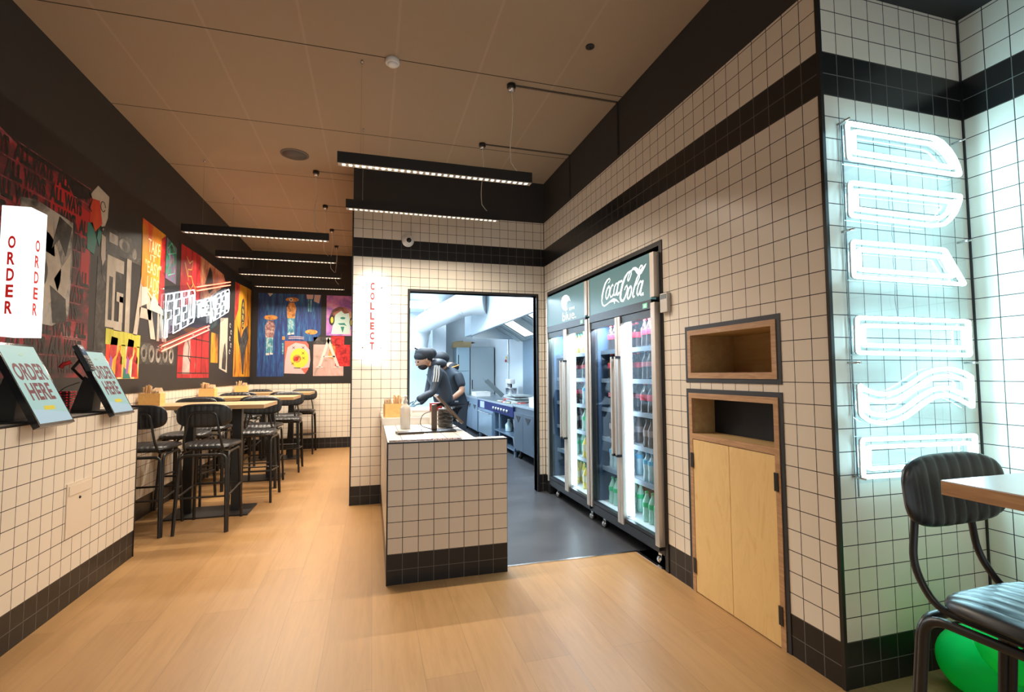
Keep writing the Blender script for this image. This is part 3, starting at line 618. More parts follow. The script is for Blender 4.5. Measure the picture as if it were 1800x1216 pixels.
# orange panel with scrawled lettering
A(orange, [(5.315, 2.20), (5.60, 2.06), (5.845, 2.03), (5.835, 2.80), (5.305, 2.82)], n='orange_panel', lvl=7)
A(rd, [(5.70, 2.05), (5.842, 2.03), (5.834, 2.79), (5.74, 2.74), (5.72, 2.5)], n='red_edge', lvl=8)
A(wht, [(5.32, 2.17), (5.44, 2.19), (5.48, 2.04), (5.33, 1.99)], [(5.58, 2.16), (5.72, 2.06), (5.84, 2.0), (5.84, 1.96), (5.5, 1.98)], n='paper_scrap', lvl=8)
mb = MB()
text(mb, 'TAKE', fl, 5.57, 2.60, .13, .27, .0095); text(mb, 'IT', fl, 5.55, 2.49, .06, .13, .0095); text(mb, '"EASY"', fl, 5.56, 2.39, .12, .36, .0095); text(mb, 'LADS', fl, 5.57, 2.23, .14, .27, .0095)
mb.stroke([(5.44, 2.16), (5.56, 2.10), (5.64, 2.16)], .02, fl, 0, .0095); loc(mb, LM).build('scrawled_lettering', mat('print_yellow_white', (.85, .72, .38), .5), mur)
A(green, [(5.87, 2.36), (6.15, 2.34), (6.15, 2.74), (5.87, 2.79)], n='green_panel', lvl=3)
mb = MB()
for q in ([(5.90, 2.68), (6.0, 2.76), (6.12, 2.68), (5.92, 2.62)], [(5.95, 2.72), (5.97, 2.5), (6.05, 2.66), (6.1, 2.45), (5.93, 2.4)]): mb.stroke(q, .012, fl, 0, .0075)
loc(mb, LM).build('green_scrawl', mat('print_mint', (.15, .5, .38), .5), mur)
# red panels, painted face, brown portrait
A(red, [(6.28, 2.10), (6.95, 2.28), (6.93, 2.84), (6.28, 2.83)], n='red_panel', lvl=3)
A(brown, [(6.93, 2.30), (7.3, 2.36), (8.05, 2.68), (7.92, 2.80), (6.93, 2.84)], n='brown_panel', lvl=3)
A(dblk, [(7.12, 2.52), (7.30, 2.78), (7.40, 2.72), (7.46, 2.52), (7.7, 2.62), (7.3, 2.42)], n='brown_shadow', lvl=4)  # black printed shape in the brown portrait
mb = MB()
for q in ([(6.45, 2.72), (6.55, 2.66), (6.66, 2.72), (6.62, 2.60), (6.5, 2.58), (6.52, 2.45)], [(6.4, 2.64), (6.5, 2.5), (6.62, 2.52), (6.7, 2.42)], [(6.48, 2.42), (6.6, 2.36), (6.7, 2.44), (6.8, 2.38)]): mb.stroke(q, .016, fl, 0, .0072)
loc(mb, LM).build('painted_face_lines', mat('print_ochre', (.55, .34, .08), .5), mur)
mb = MB()
for y in (6.62, 6.80): mb.prism(R(y, y+.012, 2.2, 2.84), fl, 0, .0068)
loc(mb, LM).build('panel_gaps', dblk, mur)
A(red, [(6.27, 1.315), (7.38, 1.31), (7.34, 2.02), (6.27, 1.72)], n='red_panel', lvl=2)
A(pinkgrey, [(6.42, 1.36), (6.66, 1.36), (6.66, 1.80), (6.50, 1.76), (6.44, 1.66)], n='pale_figure', lvl=3)
mb = MB()
for z in (1.365, 1.56, 1.78): mb.prism(R(6.28, 7.36, z, z+.012), fl, 0, .0068)
for y in (6.86, 7.06): mb.prism(R(y, y+.014, 1.37, 1.85), fl, 0, .0068)
mb.stroke([(6.56, 1.76), (6.62, 1.68), (6.60, 1.56), (6.68, 1.5)], .02, fl, 0, .007)
loc(mb, LM).build('panel_gaps', dblk, mur)
A(yellow, R(7.44, 7.75, 1.515, 1.92), n='yellow_panel', lvl=2)
A(cream, [(7.83, 1.44), (8.22, 1.38), (8.21, 2.2), (7.83, 2.16)], n='white_panel', lvl=2)
A(dgrey, [(7.95, 1.44), (8.15, 1.42), (8.17, 1.62), (8.1, 1.82), (8.04, 1.78), (7.98, 1.62)], n='dark_figure', lvl=3)
mb = MB()
for k in range(5): mb.stroke(ell((8.34+.06*(k % 2), 2.1-k*.1), .03, .03, 8), .012, fl, 0, .006)
loc(mb, LM).build('white_scribble', wht, mur)
A(yellow, [(8.57, 1.32), (9.66, 1.316), (9.63, 2.86), (8.57, 2.81)], n='tall_yellow_panel', lvl=2)
A(rd, [(8.58, 2.2), (8.78, 2.4), (8.82, 2.82), (8.58, 2.81)], n='red_corner', lvl=3)
A(dgrey, [(8.75, 2.15), (9.0, 1.95), (9.15, 2.1), (9.4, 2.2), (9.5, 2.0), (9.25, 1.7), (9.2, 1.36), (9.12, 1.36), (9.0, 1.7), (8.82, 1.9)], ell((9.08, 2.36), .12, .26), n='dark_figure', lvl=4)
mb = MB()
for k, ch in enumerate('ANRG'): text(mb, ch, fl, 9.08, 2.52-k*.11, .08, .10, .0075)
loc(mb, LM).build('white_capitals', yel, mur)
# speakers row and bright fringed panel
A(dgrey, R(5.34, 6.19, 1.455, 1.655), n='speaker_print', lvl=2)
for k in range(5): A(grey, ell((5.43+k*.165, 1.555), .068, .085, 18), n='speaker_cone', lvl=3); 
for k in range(5): A(dblk, ell((5.43+k*.165, 1.555), .03, .04, 14), n='cone_centre', lvl=4)
A(flame, R(4.735, 5.325, 1.315, 1.66), n='flame_panel', lvl=4)
for y in (4.735, 5.03):
    A(rd, [(y+.16, 1.33), (y+.27, 1.33), (y+.27, 1.50), (y+.22, 1.56), (y+.17, 1.48)], [(y+.05, 1.50), (y+.09, 1.46), (y+.17, 1.52), (y+.19, 1.66), (y+.08, 1.67)], n='flame_figure', lvl=5)
    A(teal, [(y, 1.317), (y+.15, 1.317), (y+.12, 1.35), (y+.07, 1.39), (y+.01, 1.42)], n='teal_base', lvl=5)
    A(lilac, [(y+.05, 1.36), (y+.09, 1.36), (y+.11, 1.48), (y+.07, 1.52)], n='violet_stroke', lvl=6)
A(lime, [(4.72, 1.60), (5.34, 1.60), (5.34, 1.715), (4.72, 1.73)], R(4.985, 5.06, 1.44, 1.61), R(5.28, 5.33, 1.45, 1.61), n='fringe_print', lvl=5)

# ---- end wall
em = thing('wall_mural', 'black printed mural on the far end wall with umbrella figures on blue', 'mural', (-1.15, YE, ZM0)); LE = Vector(em.location)
loc(MB().prism(R(XL+.012, XB, ZM0, ZM1-.02), fe, 0, .004), LE).build('black_ground', BLACK, em)
E = lambda m, *p, n='painted_panel', lvl=1: P(m, fe, *p, name=n, parent=em, L=LE, lvl=lvl)
E(blue, [(-1.97, 1.315), (-1.53, 1.315), (-1.53, 1.96), (-1.02, 1.96), (-.915, 2.10), (-.912, 2.827), (-1.97, 2.82)], n='blue_rain_panel', lvl=2)
def figure(x, z, s, top, legs, brim):
    E(brim, ell((x+.01*s, z+.66*s), .115*s, .045*s, 16), n='painted_umbrella', lvl=4)
    E(top, [(x-.07*s, z+.30*s), (x+.06*s, z+.30*s), (x+.085*s, z+.50*s), (x+.05*s, z+.60*s), (x-.04*s, z+.60*s), (x-.085*s, z+.50*s)], n='painted_figure', lvl=3)
    E(legs, [(x-.055*s, z), (x-.005*s, z), (x, z+.30*s), (x-.065*s, z+.30*s)], [(x+.005*s, z+.01), (x+.05*s, z+.01), (x+.055*s, z+.30*s), (x, z+.30*s)], n='painted_legs', lvl=3)
    E(wht, R(x-.06*s, x-.005*s, z-.02*s, z+.015*s), R(x+.005*s, x+.055*s, z-.01*s, z+.02*s), n='painted_shoes', lvl=4)
figure(-1.77, 1.72, 1.0, paint_mat('print_wine', [(.4, (.12, .05, .06)), (.52, (.30, .16, .15)), (.65, (.45, .40, .38))], 26), cyan, orn)
figure(-1.42, 2.09, .95, orn, cyan, orn)
E(wht, ell((-1.43, 2.715), .035, .03), n='painted_head', lvl=5)
E(dblk, ell((-1.43, 2.715), .014, .012), n='painted_eye', lvl=6)
E(orn, ell((-1.075, 2.13), .105, .045), n='painted_umbrella', lvl=4)
E(cyan, R(-1.14, -1.12, 2.5, 2.74), R(-1.10, -1.08, 2.5, 2.74), [(-1.565, 1.72), (-1.54, 1.72), (-1.54, 1.92), (-1.565, 1.92)], n='painted_legs', lvl=4)
E(pk, [(-1.16, 2.74), (-1.06, 2.74), (-1.05, 2.82), (-1.17, 2.82)], [(-1.04, 2.70), (-.95, 2.66), (-.92, 2.82), (-1.03, 2.82)], n='painted_figure', lvl=4)
E(wht, [(-1.82, 2.82), (-1.78, 2.76), (-1.73, 2.82)], n='painted_bird', lvl=4)
E(orn, R(-1.565, -1.52, 1.98, 2.04), n='painted_tag', lvl=5)
E(mat('print_coral', (.70, .10, .07), .5), [(-1.52, 1.372), (-1.17, 1.362), (-1.12, 1.44), (-1.10, 1.6), (-1.12, 1.9), (-1.16, 1.955), (-1.52, 1.96)], n='coral_panel', lvl=3)
E(pk, [(-1.52, 1.372), (-1.17, 1.362), (-1.24, 1.46), (-1.10, 1.48), (-1.085, 1.62), (-1.10, 1.8), (-1.18, 1.9), (-1.34, 1.93), (-1.47, 1.85), (-1.51, 1.6)], n='pale_shape', lvl=4)
E(yel, ell((-1.27, 1.65), .155, .18, 24, .3, 2*pi+.3), n='yellow_patch', lvl=5)
E(orn, ell((-1.31, 1.64), .07, .075), n='orange_patch', lvl=6); E(rd, ell((-1.32, 1.635), .035, .04), n='red_patch', lvl=7)
for x, z in ((-1.37, 1.84), (-1.21, 1.84), (-1.21, 1.74), (-1.20, 1.65), (-1.38, 1.55)):
    mb = MB(); mb.stroke([(x-.022, z-.022), (x+.022, z+.022)], .007, fe, 0, .009); mb.stroke([(x-.022, z+.022), (x+.022, z-.022)], .007, fe, 0, .009); loc(mb, LE).build('painted_cross', dblk, em)
mb = MB(); mb.stroke([(-1.36, 1.47), (-1.25, 1.47)], .012, fe, 0, .009); loc(mb, LE).build('painted_mouth', dblk, em)
mb = MB()
for z in (2.0, 2.03): mb.stroke([(-1.46, z), (-1.35, z+.012), (-1.2, z)], .012, fe, 0, .0075)
loc(mb, LE).build('painted_strokes', pk, em)
E(violet, R(-.82, XB-.004, 2.07, 2.82), n='violet_portrait_panel', lvl=2)
E(brown, ell((-.56, 2.44), .19, .17, 24), n='painted_hair', lvl=3)
E(mat('print_pale_mint', (.42, .58, .56), .5), [(-.73, 2.1), (-.40, 2.1), (-.40, 2.3), (-.42, 2.5), (-.50, 2.48), (-.56, 2.54), (-.66, 2.46), (-.70, 2.3)], n='painted_face', lvl=4)
E(dblk, ell((-.725, 2.36), .05, .10), ell((-.37, 2.33), .04, .09), n='painted_headphones', lvl=5)
E(yel, ell((-.72, 2.36), .025, .06), ell((-.37, 2.32), .02, .06), n='painted_ear_pads', lvl=6)
E(teal, ell((-.53, 2.40), .045, .022), [(-.62, 2.30), (-.50, 2.31), (-.46, 2.25), (-.50, 2.27), (-.58, 2.27)], [(-.57, 2.24), (-.53, 2.12), (-.50, 2.24)], n='painted_features', lvl=5)
E(pinkgrey, R(-1.035, -.508, 1.322, 1.90), n='letter_panel', lvl=2)
E(dgrey, R(-1.035, -.508, 1.90, 2.04), n='dark_strip', lvl=2)
E(rd, [(-.74, 2.06), (-.50, 2.06), (-.50, 1.90), (-.70, 1.88), (-.72, 1.96)], R(-.655, -.392, 1.50, 1.90), n='red_patch', lvl=4)
E(orn, [(-.78, 1.66), (-.655, 1.62), (-.655, 1.9), (-.74, 1.92)], n='orange_patch', lvl=3)
mb = MB()
for q in ([(-.93, 1.49), (-.76, 2.03)], [(-.60, 1.49), (-.80, 2.03)], [(-.86, 1.68), (-.66, 1.68)], [(-.98, 1.485), (-.87, 1.485)], [(-.68, 1.485), (-.55, 1.485)]): mb.stroke(q, .05 if len(q) == 2 and abs(q[0][1]-q[1][1]) > .1 else .025, fe, 0, .0078)
loc(mb, LE).build('big_letter', wht, em)

# ------------------------------------------------------------------ FEED neon sign on the left wall
sg = thing('neon_sign', 'slanted white and red neon lettering reading FEED over the long mural', 'neon sign', (XL, 6.9, 1.6)); LS = Vector(sg.location)
XN = XL+.055
def tri(y0, y1, b0, b1, t0, t1):
    """map unit (u,v) to the slanted block: bottom b0..b1, top t0..t1"""
    return lambda u, v: (y0+(y1-y0)*u, (b0+(b1-b0)*u)*(1-v)+(t0+(t1-t0)*u)*v)
k_ = .30
GL = {'F': [(0, 0), (k_, 0), (k_, .40), (.78, .40), (.78, .60), (k_, .60), (k_, .82), (1, .82), (1, 1), (0, 1)],
      'E': [(0, 0), (1, 0), (1, .18), (k_, .18), (k_, .41), (.8, .41), (.8, .59), (k_, .59), (k_, .82), (1, .82), (1, 1), (0, 1)],
      'D': [(0, 0), (.8, 0), (1, .12), (1, .88), (.8, 1), (0, 1)], 'T': [(.36, 0), (.64, 0), (.64, .8), (1, .8), (1, 1), (0, 1), (0, .8), (.36, .8)],
      'H': [(0, 0), (.3, 0), (.3, .42), (.7, .42), (.7, 0), (1, 0), (1, 1), (.7, 1), (.7, .58), (.3, .58), (.3, 1), (0, 1)],
      'N': [(0, 0), (.27, 0), (.27, .55), (.73, 0), (1, 0), (1, 1), (.73, 1), (.73, .45), (.27, 1), (0, 1)]}
def neon_word(word, blk, gap=.16):
    n = len(word); w = 1/(n+gap*(n-1))
    for i, ch in enumerate(word):
        mb = MB(); u0 = i*w*(1+gap); q = [blk(u0+w*a, b) for a, b in GL[ch]]
        mb.tube([(XN, a, b) for a, b in q], .0065, 6, closed=True)
        if ch == 'D': mb.tube([(XN, *blk(u0+w*a, b)) for a, b in ((.3, .16), (.66, .16), (.72, .24), (.72, .76), (.66, .84), (.3, .84))], .0085, 6, closed=True)
        q2 = inset(q, .022)
        loc(mb, LS).build('neon_letter', M['neon_small'], sg)
neon_word('FEED', tri(5.76, 6.60, 1.72, 1.98, 2.17, 2.36))
neon_word('THE', tri(6.68, 7.13, 2.03, 2.12, 2.23, 2.34))
neon_word('NEED', tri(7.20, 8.04, 2.02, 2.28, 2.36, 2.61))
mb = MB()
for dz in (0, .045):
    mb.tube([(XN, 6.66, 2.355+dz), (XN, 8.08, 2.675+dz)], .0075, 8); mb.tube([(XN, 5.70, 1.585+dz*1.1), (XN, 7.16, 1.93+dz*1.1)], .0075, 8)
loc(mb, LS).build('red_neon_rules', M['neon_red'], sg)
mb = MB(); mb.prism([(5.68, 1.55), (7.2, 1.90), (8.12, 2.22), (8.12, 2.74), (6.64, 2.43), (5.70, 2.24)], lambda u, v, w: (XL+w, u, v), .035, .040)
loc(mb, LS).build('acrylic_panel', M['clear'], sg)
for y, z in ((5.72, 1.62), (5.72, 2.22), (6.62, 1.82), (7.18, 1.95), (8.08, 2.3), (8.08, 2.72)): loc(MB().lathe([(.006, 0), (.006, .05)], (XL, y, z), 8, 'x'), LS).build('standoff', M['chrome'], sg)
# ================================================================== bar stools
def make_stool(label, group):
    r = thing('bar_stool', label, 'bar stool', (0, 0, 0), 0, group)
    rib_cushion(MB(), .435, .42, .066, 9, 4, place=lambda x, y, z: (x*(1-.10*max(0, -y)/.21), y+.01, .722+z*(1 if z > 0 else .7)-.012*(y/.2)**2)).build('seat', M['leather'], r)
    rib_cushion(MB(), .43, .205, .042, 9, 3.2, place=lambda x, y, z: (x, -.238-z+.30*x*x-(y*.10), .995+y), groove=.003).build('backrest', M['leather'], r)
    T = .0128
    for s in (-1, 1):
        # rear leg: two tubes bending into the side rail and the rear crossbar
        loc(MB().tube(arc_path([(s*.205, -.255, 0), (s*.188, -.205, .672), (s*.178, .17, .672), (s*.20, .225, 0)], .055, 6), T, 8), Vector()).build('leg', M['steel_black'], r)
    MB().tube(arc_path([(-.198, -.268, 0), (-.176, -.222, .655), (.176, -.222, .655), (.198, -.268, 0)], .055, 6), T, 8).build('rear_frame', M['steel_black'], r)
    MB().tube(arc_path([(-.150, .08, .685), (-.150, -.20, .685), (-.142, -.262, .78), (-.100, -.266, 1.025), (.100, -.266, 1.025), (.142, -.262, .78), (.150, -.20, .685), (.150, .08, .685)], .05, 6), .010, 8).build('back_support', M['steel_black'], r)
    mb = MB().tube([(-.192, .206, .33), (.192, .206, .33)], .0095, 8).tube([(-.197, -.238, .30), (.197, -.238, .30)], .008, 8)
    for s in (-1, 1): mb.tube([(s*.197, -.235, .30), (s*.192, .206, .33)], .0085, 8)
    MB().tube([(-.18, 0, .676), (.18, 0, .676)], .009, 6).build('seat_support', M['steel_black'], r)
    mb.build('footrest', M['steel_black'], r)
    return r
G_ST = 'channelled black bar stools at the dining tables'
first = make_stool('black channelled bar stool with its back to the aisle at the nearest dining table', G_ST); used = [False]
def place(x, y, rz, label, group=G_ST):
    s = first if not used[0] else copy_tree(first); used[0] = True
    s.location = (x, y, 0); s.rotation_euler = (0, 0, rz); s['label'] = label; s['group'] = group; return s
TY = [5.53, 7.16, 8.78]; TN = ['nearest', 'middle', 'farthest']
jit = random.Random(4)
for k, ty in enumerate(TY):
    dy = (0, .03, .03)[k]; dx = (0, .10, .12)[k]
    place(-1.385+dx, ty-.455+dy, jit.uniform(-.03, .03), f'black channelled bar stool before the {TN[k]} dining table, by the aisle')
    place(-1.872+dx*.2, ty-.47+dy, jit.uniform(-.02, .02), f'black channelled bar stool before the {TN[k]} dining table, by the mural wall')
    place(-1.21+dx*.5, ty+.455, pi+jit.uniform(-.04, .04), f'black channelled bar stool behind the {TN[k]} dining table, by the aisle')
    place(-1.865, ty+.455, pi+jit.uniform(-.02, .02), f'black channelled bar stool behind the {TN[k]} dining table, by the mural wall')
place(1.66, .825, pi+.03, 'close black vinyl bar stool beside the bright neon alcove', 'bar stool in the alcove')

# ================================================================== tables
def bar_table(x0, x1, yc, label, group, m=None, z=1.062, d=.70):
    r = thing('bar_table', label, 'table', ((x0+x1)/2, yc, 0), 0, group); L0 = Vector(r.location); xc = (x0+x1)/2
    t = loc(MB().box((x0, yc-d/2, z-.003), (x1, yc+d/2, z)), L0).build('table_top', m or M['oak_top'], r)
    loc(MB().box((x0, yc-d/2, z-.036), (x1, yc+d/2, z-.003)), L0).build('top_edge', M['ply_edge'] if m else M['oak_top'], r)
    px = xc+.03
    for s in (-.21, .21): loc(MB().box((px+s-.04, yc-.04, .012), (px+s+.04, yc+.04, z-.036)), L0).build('leg', M['steel_black'], r)
    loc(MB().box((px-.36, yc-.215, 0), (px+.36, yc+.215, .012)), L0).build('base_plate', mat('floor_plate', (.045, .04, .037), .4, .5), r)
    return r
G_T = 'oak topped bar tables along the mural wall'
for k, (y, x1) in enumerate(zip(TY, (-.985, -.955, -.94))): bar_table(-2.062, x1, y, f'oak topped black bar table, the {TN[k]} along the mural wall', G_T)
bar_table(1.402, 2.80, .575, 'white topped plywood edge bar table in the neon alcove', 'alcove table', mat('white_laminate', (.62, .60, .60), .22))

# ================================================================== cutlery boxes
def cutlery_box(x, y, z, label, rz=0, w=.145, l=.17):
    r = thing('cutlery_box', label, 'cutlery box', (x, y, z), rz, 'wooden cutlery boxes')
    mb = MB(); h = .115; t = .008
    mb.box((-w/2, -l/2, 0), (w/2, l/2, t)).box((-w/2, -l/2, t), (-w/2+t, l/2, h)).box((w/2-t, -l/2, t), (w/2, l/2, h))
    mb.box((-w/2+t, -l/2, t), (w/2-t, -l/2+t, h*.86)).box((-w/2+t, l/2-t, t), (w/2-t, l/2, h)).box((-w/2+t, -.004, t), (w/2-t, .004, h*.9))
    mb.build('box', M['card'], r)
    q = random.Random(int(y*100))
    hd = MB()
    for k in range(16):
        a, b = q.uniform(-w*.36, w*.36), q.uniform(-l*.40, -.01); c_, d_ = q.uniform(-.018, .018), q.uniform(-.02, .02); hh = q.uniform(.145, .195)
        hd.tube([(a, b, .02), (a+c_*.6, b+d_*.6, hh*.7), (a+c_, b+d_, hh)], .004, 6, radii=[.003, .004, q.choice((.009, .012, .006))])
    hd.build('wooden_cutlery', mat('pale_birch', (.72, .50, .28), .6), r)
    nk = MB()
    for k in range(5):
        b = .014+k*.012; nk.add([(-w*.4, b, .02), (w*.4, b, .02), (w*.4, b+.006, .15-k*.004), (-w*.4, b+.008, .155-k*.005), (0, b+.012, .17)], [(0, 1, 2, 4, 3)])
        nk.box((-w*.38, b, .02), (w*.38, b+.008, .13+.006*(k % 3)))
    nk.build('napkins', mat('kraft_napkin', (.62, .46, .30), .8), r)
    return r
for k, (x, y) in enumerate(((-1.975, 5.37), (-1.965, 6.98), (-1.965, 8.62))): cutlery_box(x, y, 1.0625, f'wooden cutlery box with spoons and napkins on the {TN[k]} dining table', -pi/2+.04)
cutlery_box(.185, 4.56, .9635, 'wooden cutlery box on the ledge of the service counter', pi/2+.12, .115, .15)

# balloons
def latex(m):
    nt, N, L, B = NT(m); t = N.new('ShaderNodeBsdfTranslucent'); t.inputs[0].default_value = (.02, .85, .22, 1); mx = N.new('ShaderNodeMixShader'); mx.inputs[0].default_value = .45
    L.new(B.outputs[0], mx.inputs[1]); L.new(t.outputs[0], mx.inputs[2]); L.new(mx.outputs[0], N['Material Output'].inputs[0]); return m
def balloon(c, r_, label, tilt):
    b = thing('balloon', label, 'balloon', c, tilt, 'green balloons')
    m = M.get('balloon') or M.setdefault('balloon', latex(mat('green_latex', (.01, .85, .20), .25, trans=.0, ior=1.1, coat=.3)))
    prof = []
    for k in range(19):
        t = pi*k/18; rr = r_*sin(t)*(1-.10*(1-cos(t))/2); prof.append((max(rr, .001), -r_*1.12*cos(t)))
    o = MB().lathe(prof, (0, 0, 0), 28).build('skin', m, b); o.rotation_euler = (1.15, .2, 0)
    k = MB().lathe([(.006, r_*1.11), (.011, r_*1.16), (.004, r_*1.17)], (0, 0, 0), 10).build('knot', mat('green_knot', (.01, .35, .07), .4), b); k.rotation_euler = (1.15, .2, 0)
balloon((2.44, 1.475, .150), .148, 'green balloon on the floor under the alcove stool, the lower one', .5)
balloon((2.31, 1.29, .335), .135, 'green balloon resting against the other in the alcove corner, the higher one', 2.2)

# ================================================================== order kiosks
def kiosk(y0, y1, label, terminal):
    W_ = y1-y0; yc = (y0+y1)/2; r = thing('order_kiosk', label, 'kiosk', (-1.80, yc, 1.101), 0, 'order kiosks'); L0 = Vector(r.location)
    b0, t0 = Vector((-1.612, 1.084)), Vector((-1.822, 1.515)); d = (t0-b0); Ls = d.length; d.normalize(); nrm = Vector((d.y, -d.x))  # outward (+x, up)
    def fs(u, v, w): p = b0+d*v+nrm*w; return (p.x, yc+u, p.y)
    mb = MB(); h = W_/2
    mb.prism([(-h, 0), (h, 0), (h, Ls), (-h, Ls)], fs, -.032, 0); loc(mb, L0).build('bezel', M['screen_black'], r)
    mb = MB(); mb.prism([(-h+.012, .016), (h-.012, .016), (h-.012, Ls-.014), (-h+.012, Ls-.014)], fs, 0, .0012)
    sc = loc(mb, L0).build('screen', mat('kiosk_screen', (.02, .025, .025), .35, emit=(.36, .60, .56), strength=.85, spec=.2), r)
    mb = MB(); mb.prism([(-h+.012, .016), (h-.012, .016), (h-.012, .062), (-h+.012, .10)], fs, .0012, .0016); loc(mb, L0).build('screen_footer', mat('kiosk_footer', (.02, .02, .02), .35, emit=(.44, .62, .70), strength=.85, spec=.2), sc)
    mb = MB(); text(mb, 'ORDER', fs, .0, .312, .100, W_*.80, .0018, .03); text(mb, 'HERE', fs, .0, .196, .100, W_*.64, .0018, .03)
    loc(mb, L0).build('screen_lettering', mat('kiosk_letters', (.05, .006, .01), .4, emit=(.14, .012, .025), strength=.6, spec=.2), sc)
    mb = MB(); mb.prism([(-.042, .088), (.042, .088), (.046, .10), (.042, .112), (-.042, .112), (-.046, .10)], fs, .0012, .002); loc(mb, L0).build('screen_button', mat('kiosk_button', (.3, .25, .02), .3, emit=(.50, .42, .04), strength=.7, spec=.2), sc)
    mb = MB(); mb.prism(ell((0, .412), .02, .008, 14), fs, .0012, .002); loc(mb, L0).build('screen_logo', mat('kiosk_logo', (.1, .2, .15), .3, emit=(.2, .36, .26), strength=.6), sc)
    mb = MB(); mb.box((-1.98, yc-.11, 1.1015), (-1.66, yc+.09, 1.112), .003); loc(mb, L0).build('foot', M['steel_black'], r)
    mb = MB(); A_ = (-1.88, 1.112); mb.add([(-1.90, yc-.05, 1.112), (-1.78, yc-.05, 1.112), (-1.765, yc-.05, 1.30), (-1.83, yc-.05, 1.34), (-1.90, yc+.05, 1.112), (-1.78, yc+.05, 1.112), (-1.765, yc+.05, 1.30), (-1.83, yc+.05, 1.34)], [(0, 1, 2, 3), (4, 7, 6, 5), (0, 4, 5, 1), (1, 5, 6, 2), (2, 6, 7, 3), (3, 7, 4, 0)])
    loc(mb, L0).build('stand', M['steel_black'], r)
    if terminal:
        yt = y0-.035; mb = MB(); M4 = Matrix.Translation((-1.775, yt, 1.455)) @ Matrix.Rotation(1.10, 4, 'Y') @ Matrix.Rotation(-.10, 4, 'X')
        mb.obox(M4, .088, .040, .014); t = loc(mb, L0).build('card_terminal', mat('terminal_plastic', (.035, .04, .045), .35), r)
        mb = MB(); mb.obox(M4 @ Matrix.Translation((-.045, 0, .0155)), .028, .030, .001); loc(mb, L0).build('terminal_display', mat('terminal_display', (.02, .04, .07), .1, emit=(.05, .09, .15), strength=.8), t)
        mb = MB()
        for a in range(4):
            for b in range(3): mb.obox(M4 @ Matrix.Translation((.012+a*.019, (b-1)*.022, .0165)), .006, .008, .0022)
        loc(mb, L0).build('terminal_keys', mat('terminal_keys', (.16, .17, .17), .4), t)
        loc(MB().tube([(-1.80, yt, 1.44), (-1.85, yt+.03, 1.39), (-1.84, yc-.04, 1.32)], .009, 8), L0).build('terminal_arm', M['steel_black'], r)
        loc(MB().tube([(-1.83, yt-.03, 1.43), (-1.86, yt-.05, 1.415), (-1.875, yt-.05, 1.395)], .013, 8), L0).build('red_cable_plug', rd, r)
    P_ = [Vector((-1.85, yc-.06, 1.30)), Vector((-1.93, yc-.10, 1.26)), Vector((-1.95, yc-.12, 1.18)), Vector((-1.90, yc-.12, 1.106)), Vector((-1.97, yc-.2, 1.106)), Vector((-2.03, yc-.26, 1.106))]
    loc(MB().tube(arc_path(P_, .04, 4), .003, 6), L0).build('cable', M['steel_black'], r)
kiosk(3.068, 3.372, 'self order kiosk screen reading ORDER HERE under the ORDER box sign', False)
kiosk(3.822, 4.102, 'self order kiosk with a card terminal, at the end of the order counter', True)
for k in range(8):
    p = thing('pager', 'dark red pager in the stack on the order counter', 'pager', (-1.99, 4.02, 1.1015+k*.0178), .1, 'stack of pagers')
    MB().box((-.05, -.05, 0), (.05, .05, .0155), .005).build('body', mat('pager_plastic', (.10, .006, .010), .3) if k == 0 else bpy.data.materials['pager_plastic'], p)
    mb = MB()
    for a in (-.035, 0, .035): mb.sphere((.0505, a, .008), .0045, 8, 6); mb.sphere((a, -.0505, .008), .0045, 8, 6)
    mb.build('indicator_lights', mat('pager_red_led', (.6, .01, .01), .3, emit=(.8, .02, .03), strength=.5) if k == 0 else bpy.data.materials['pager_red_led'], p)
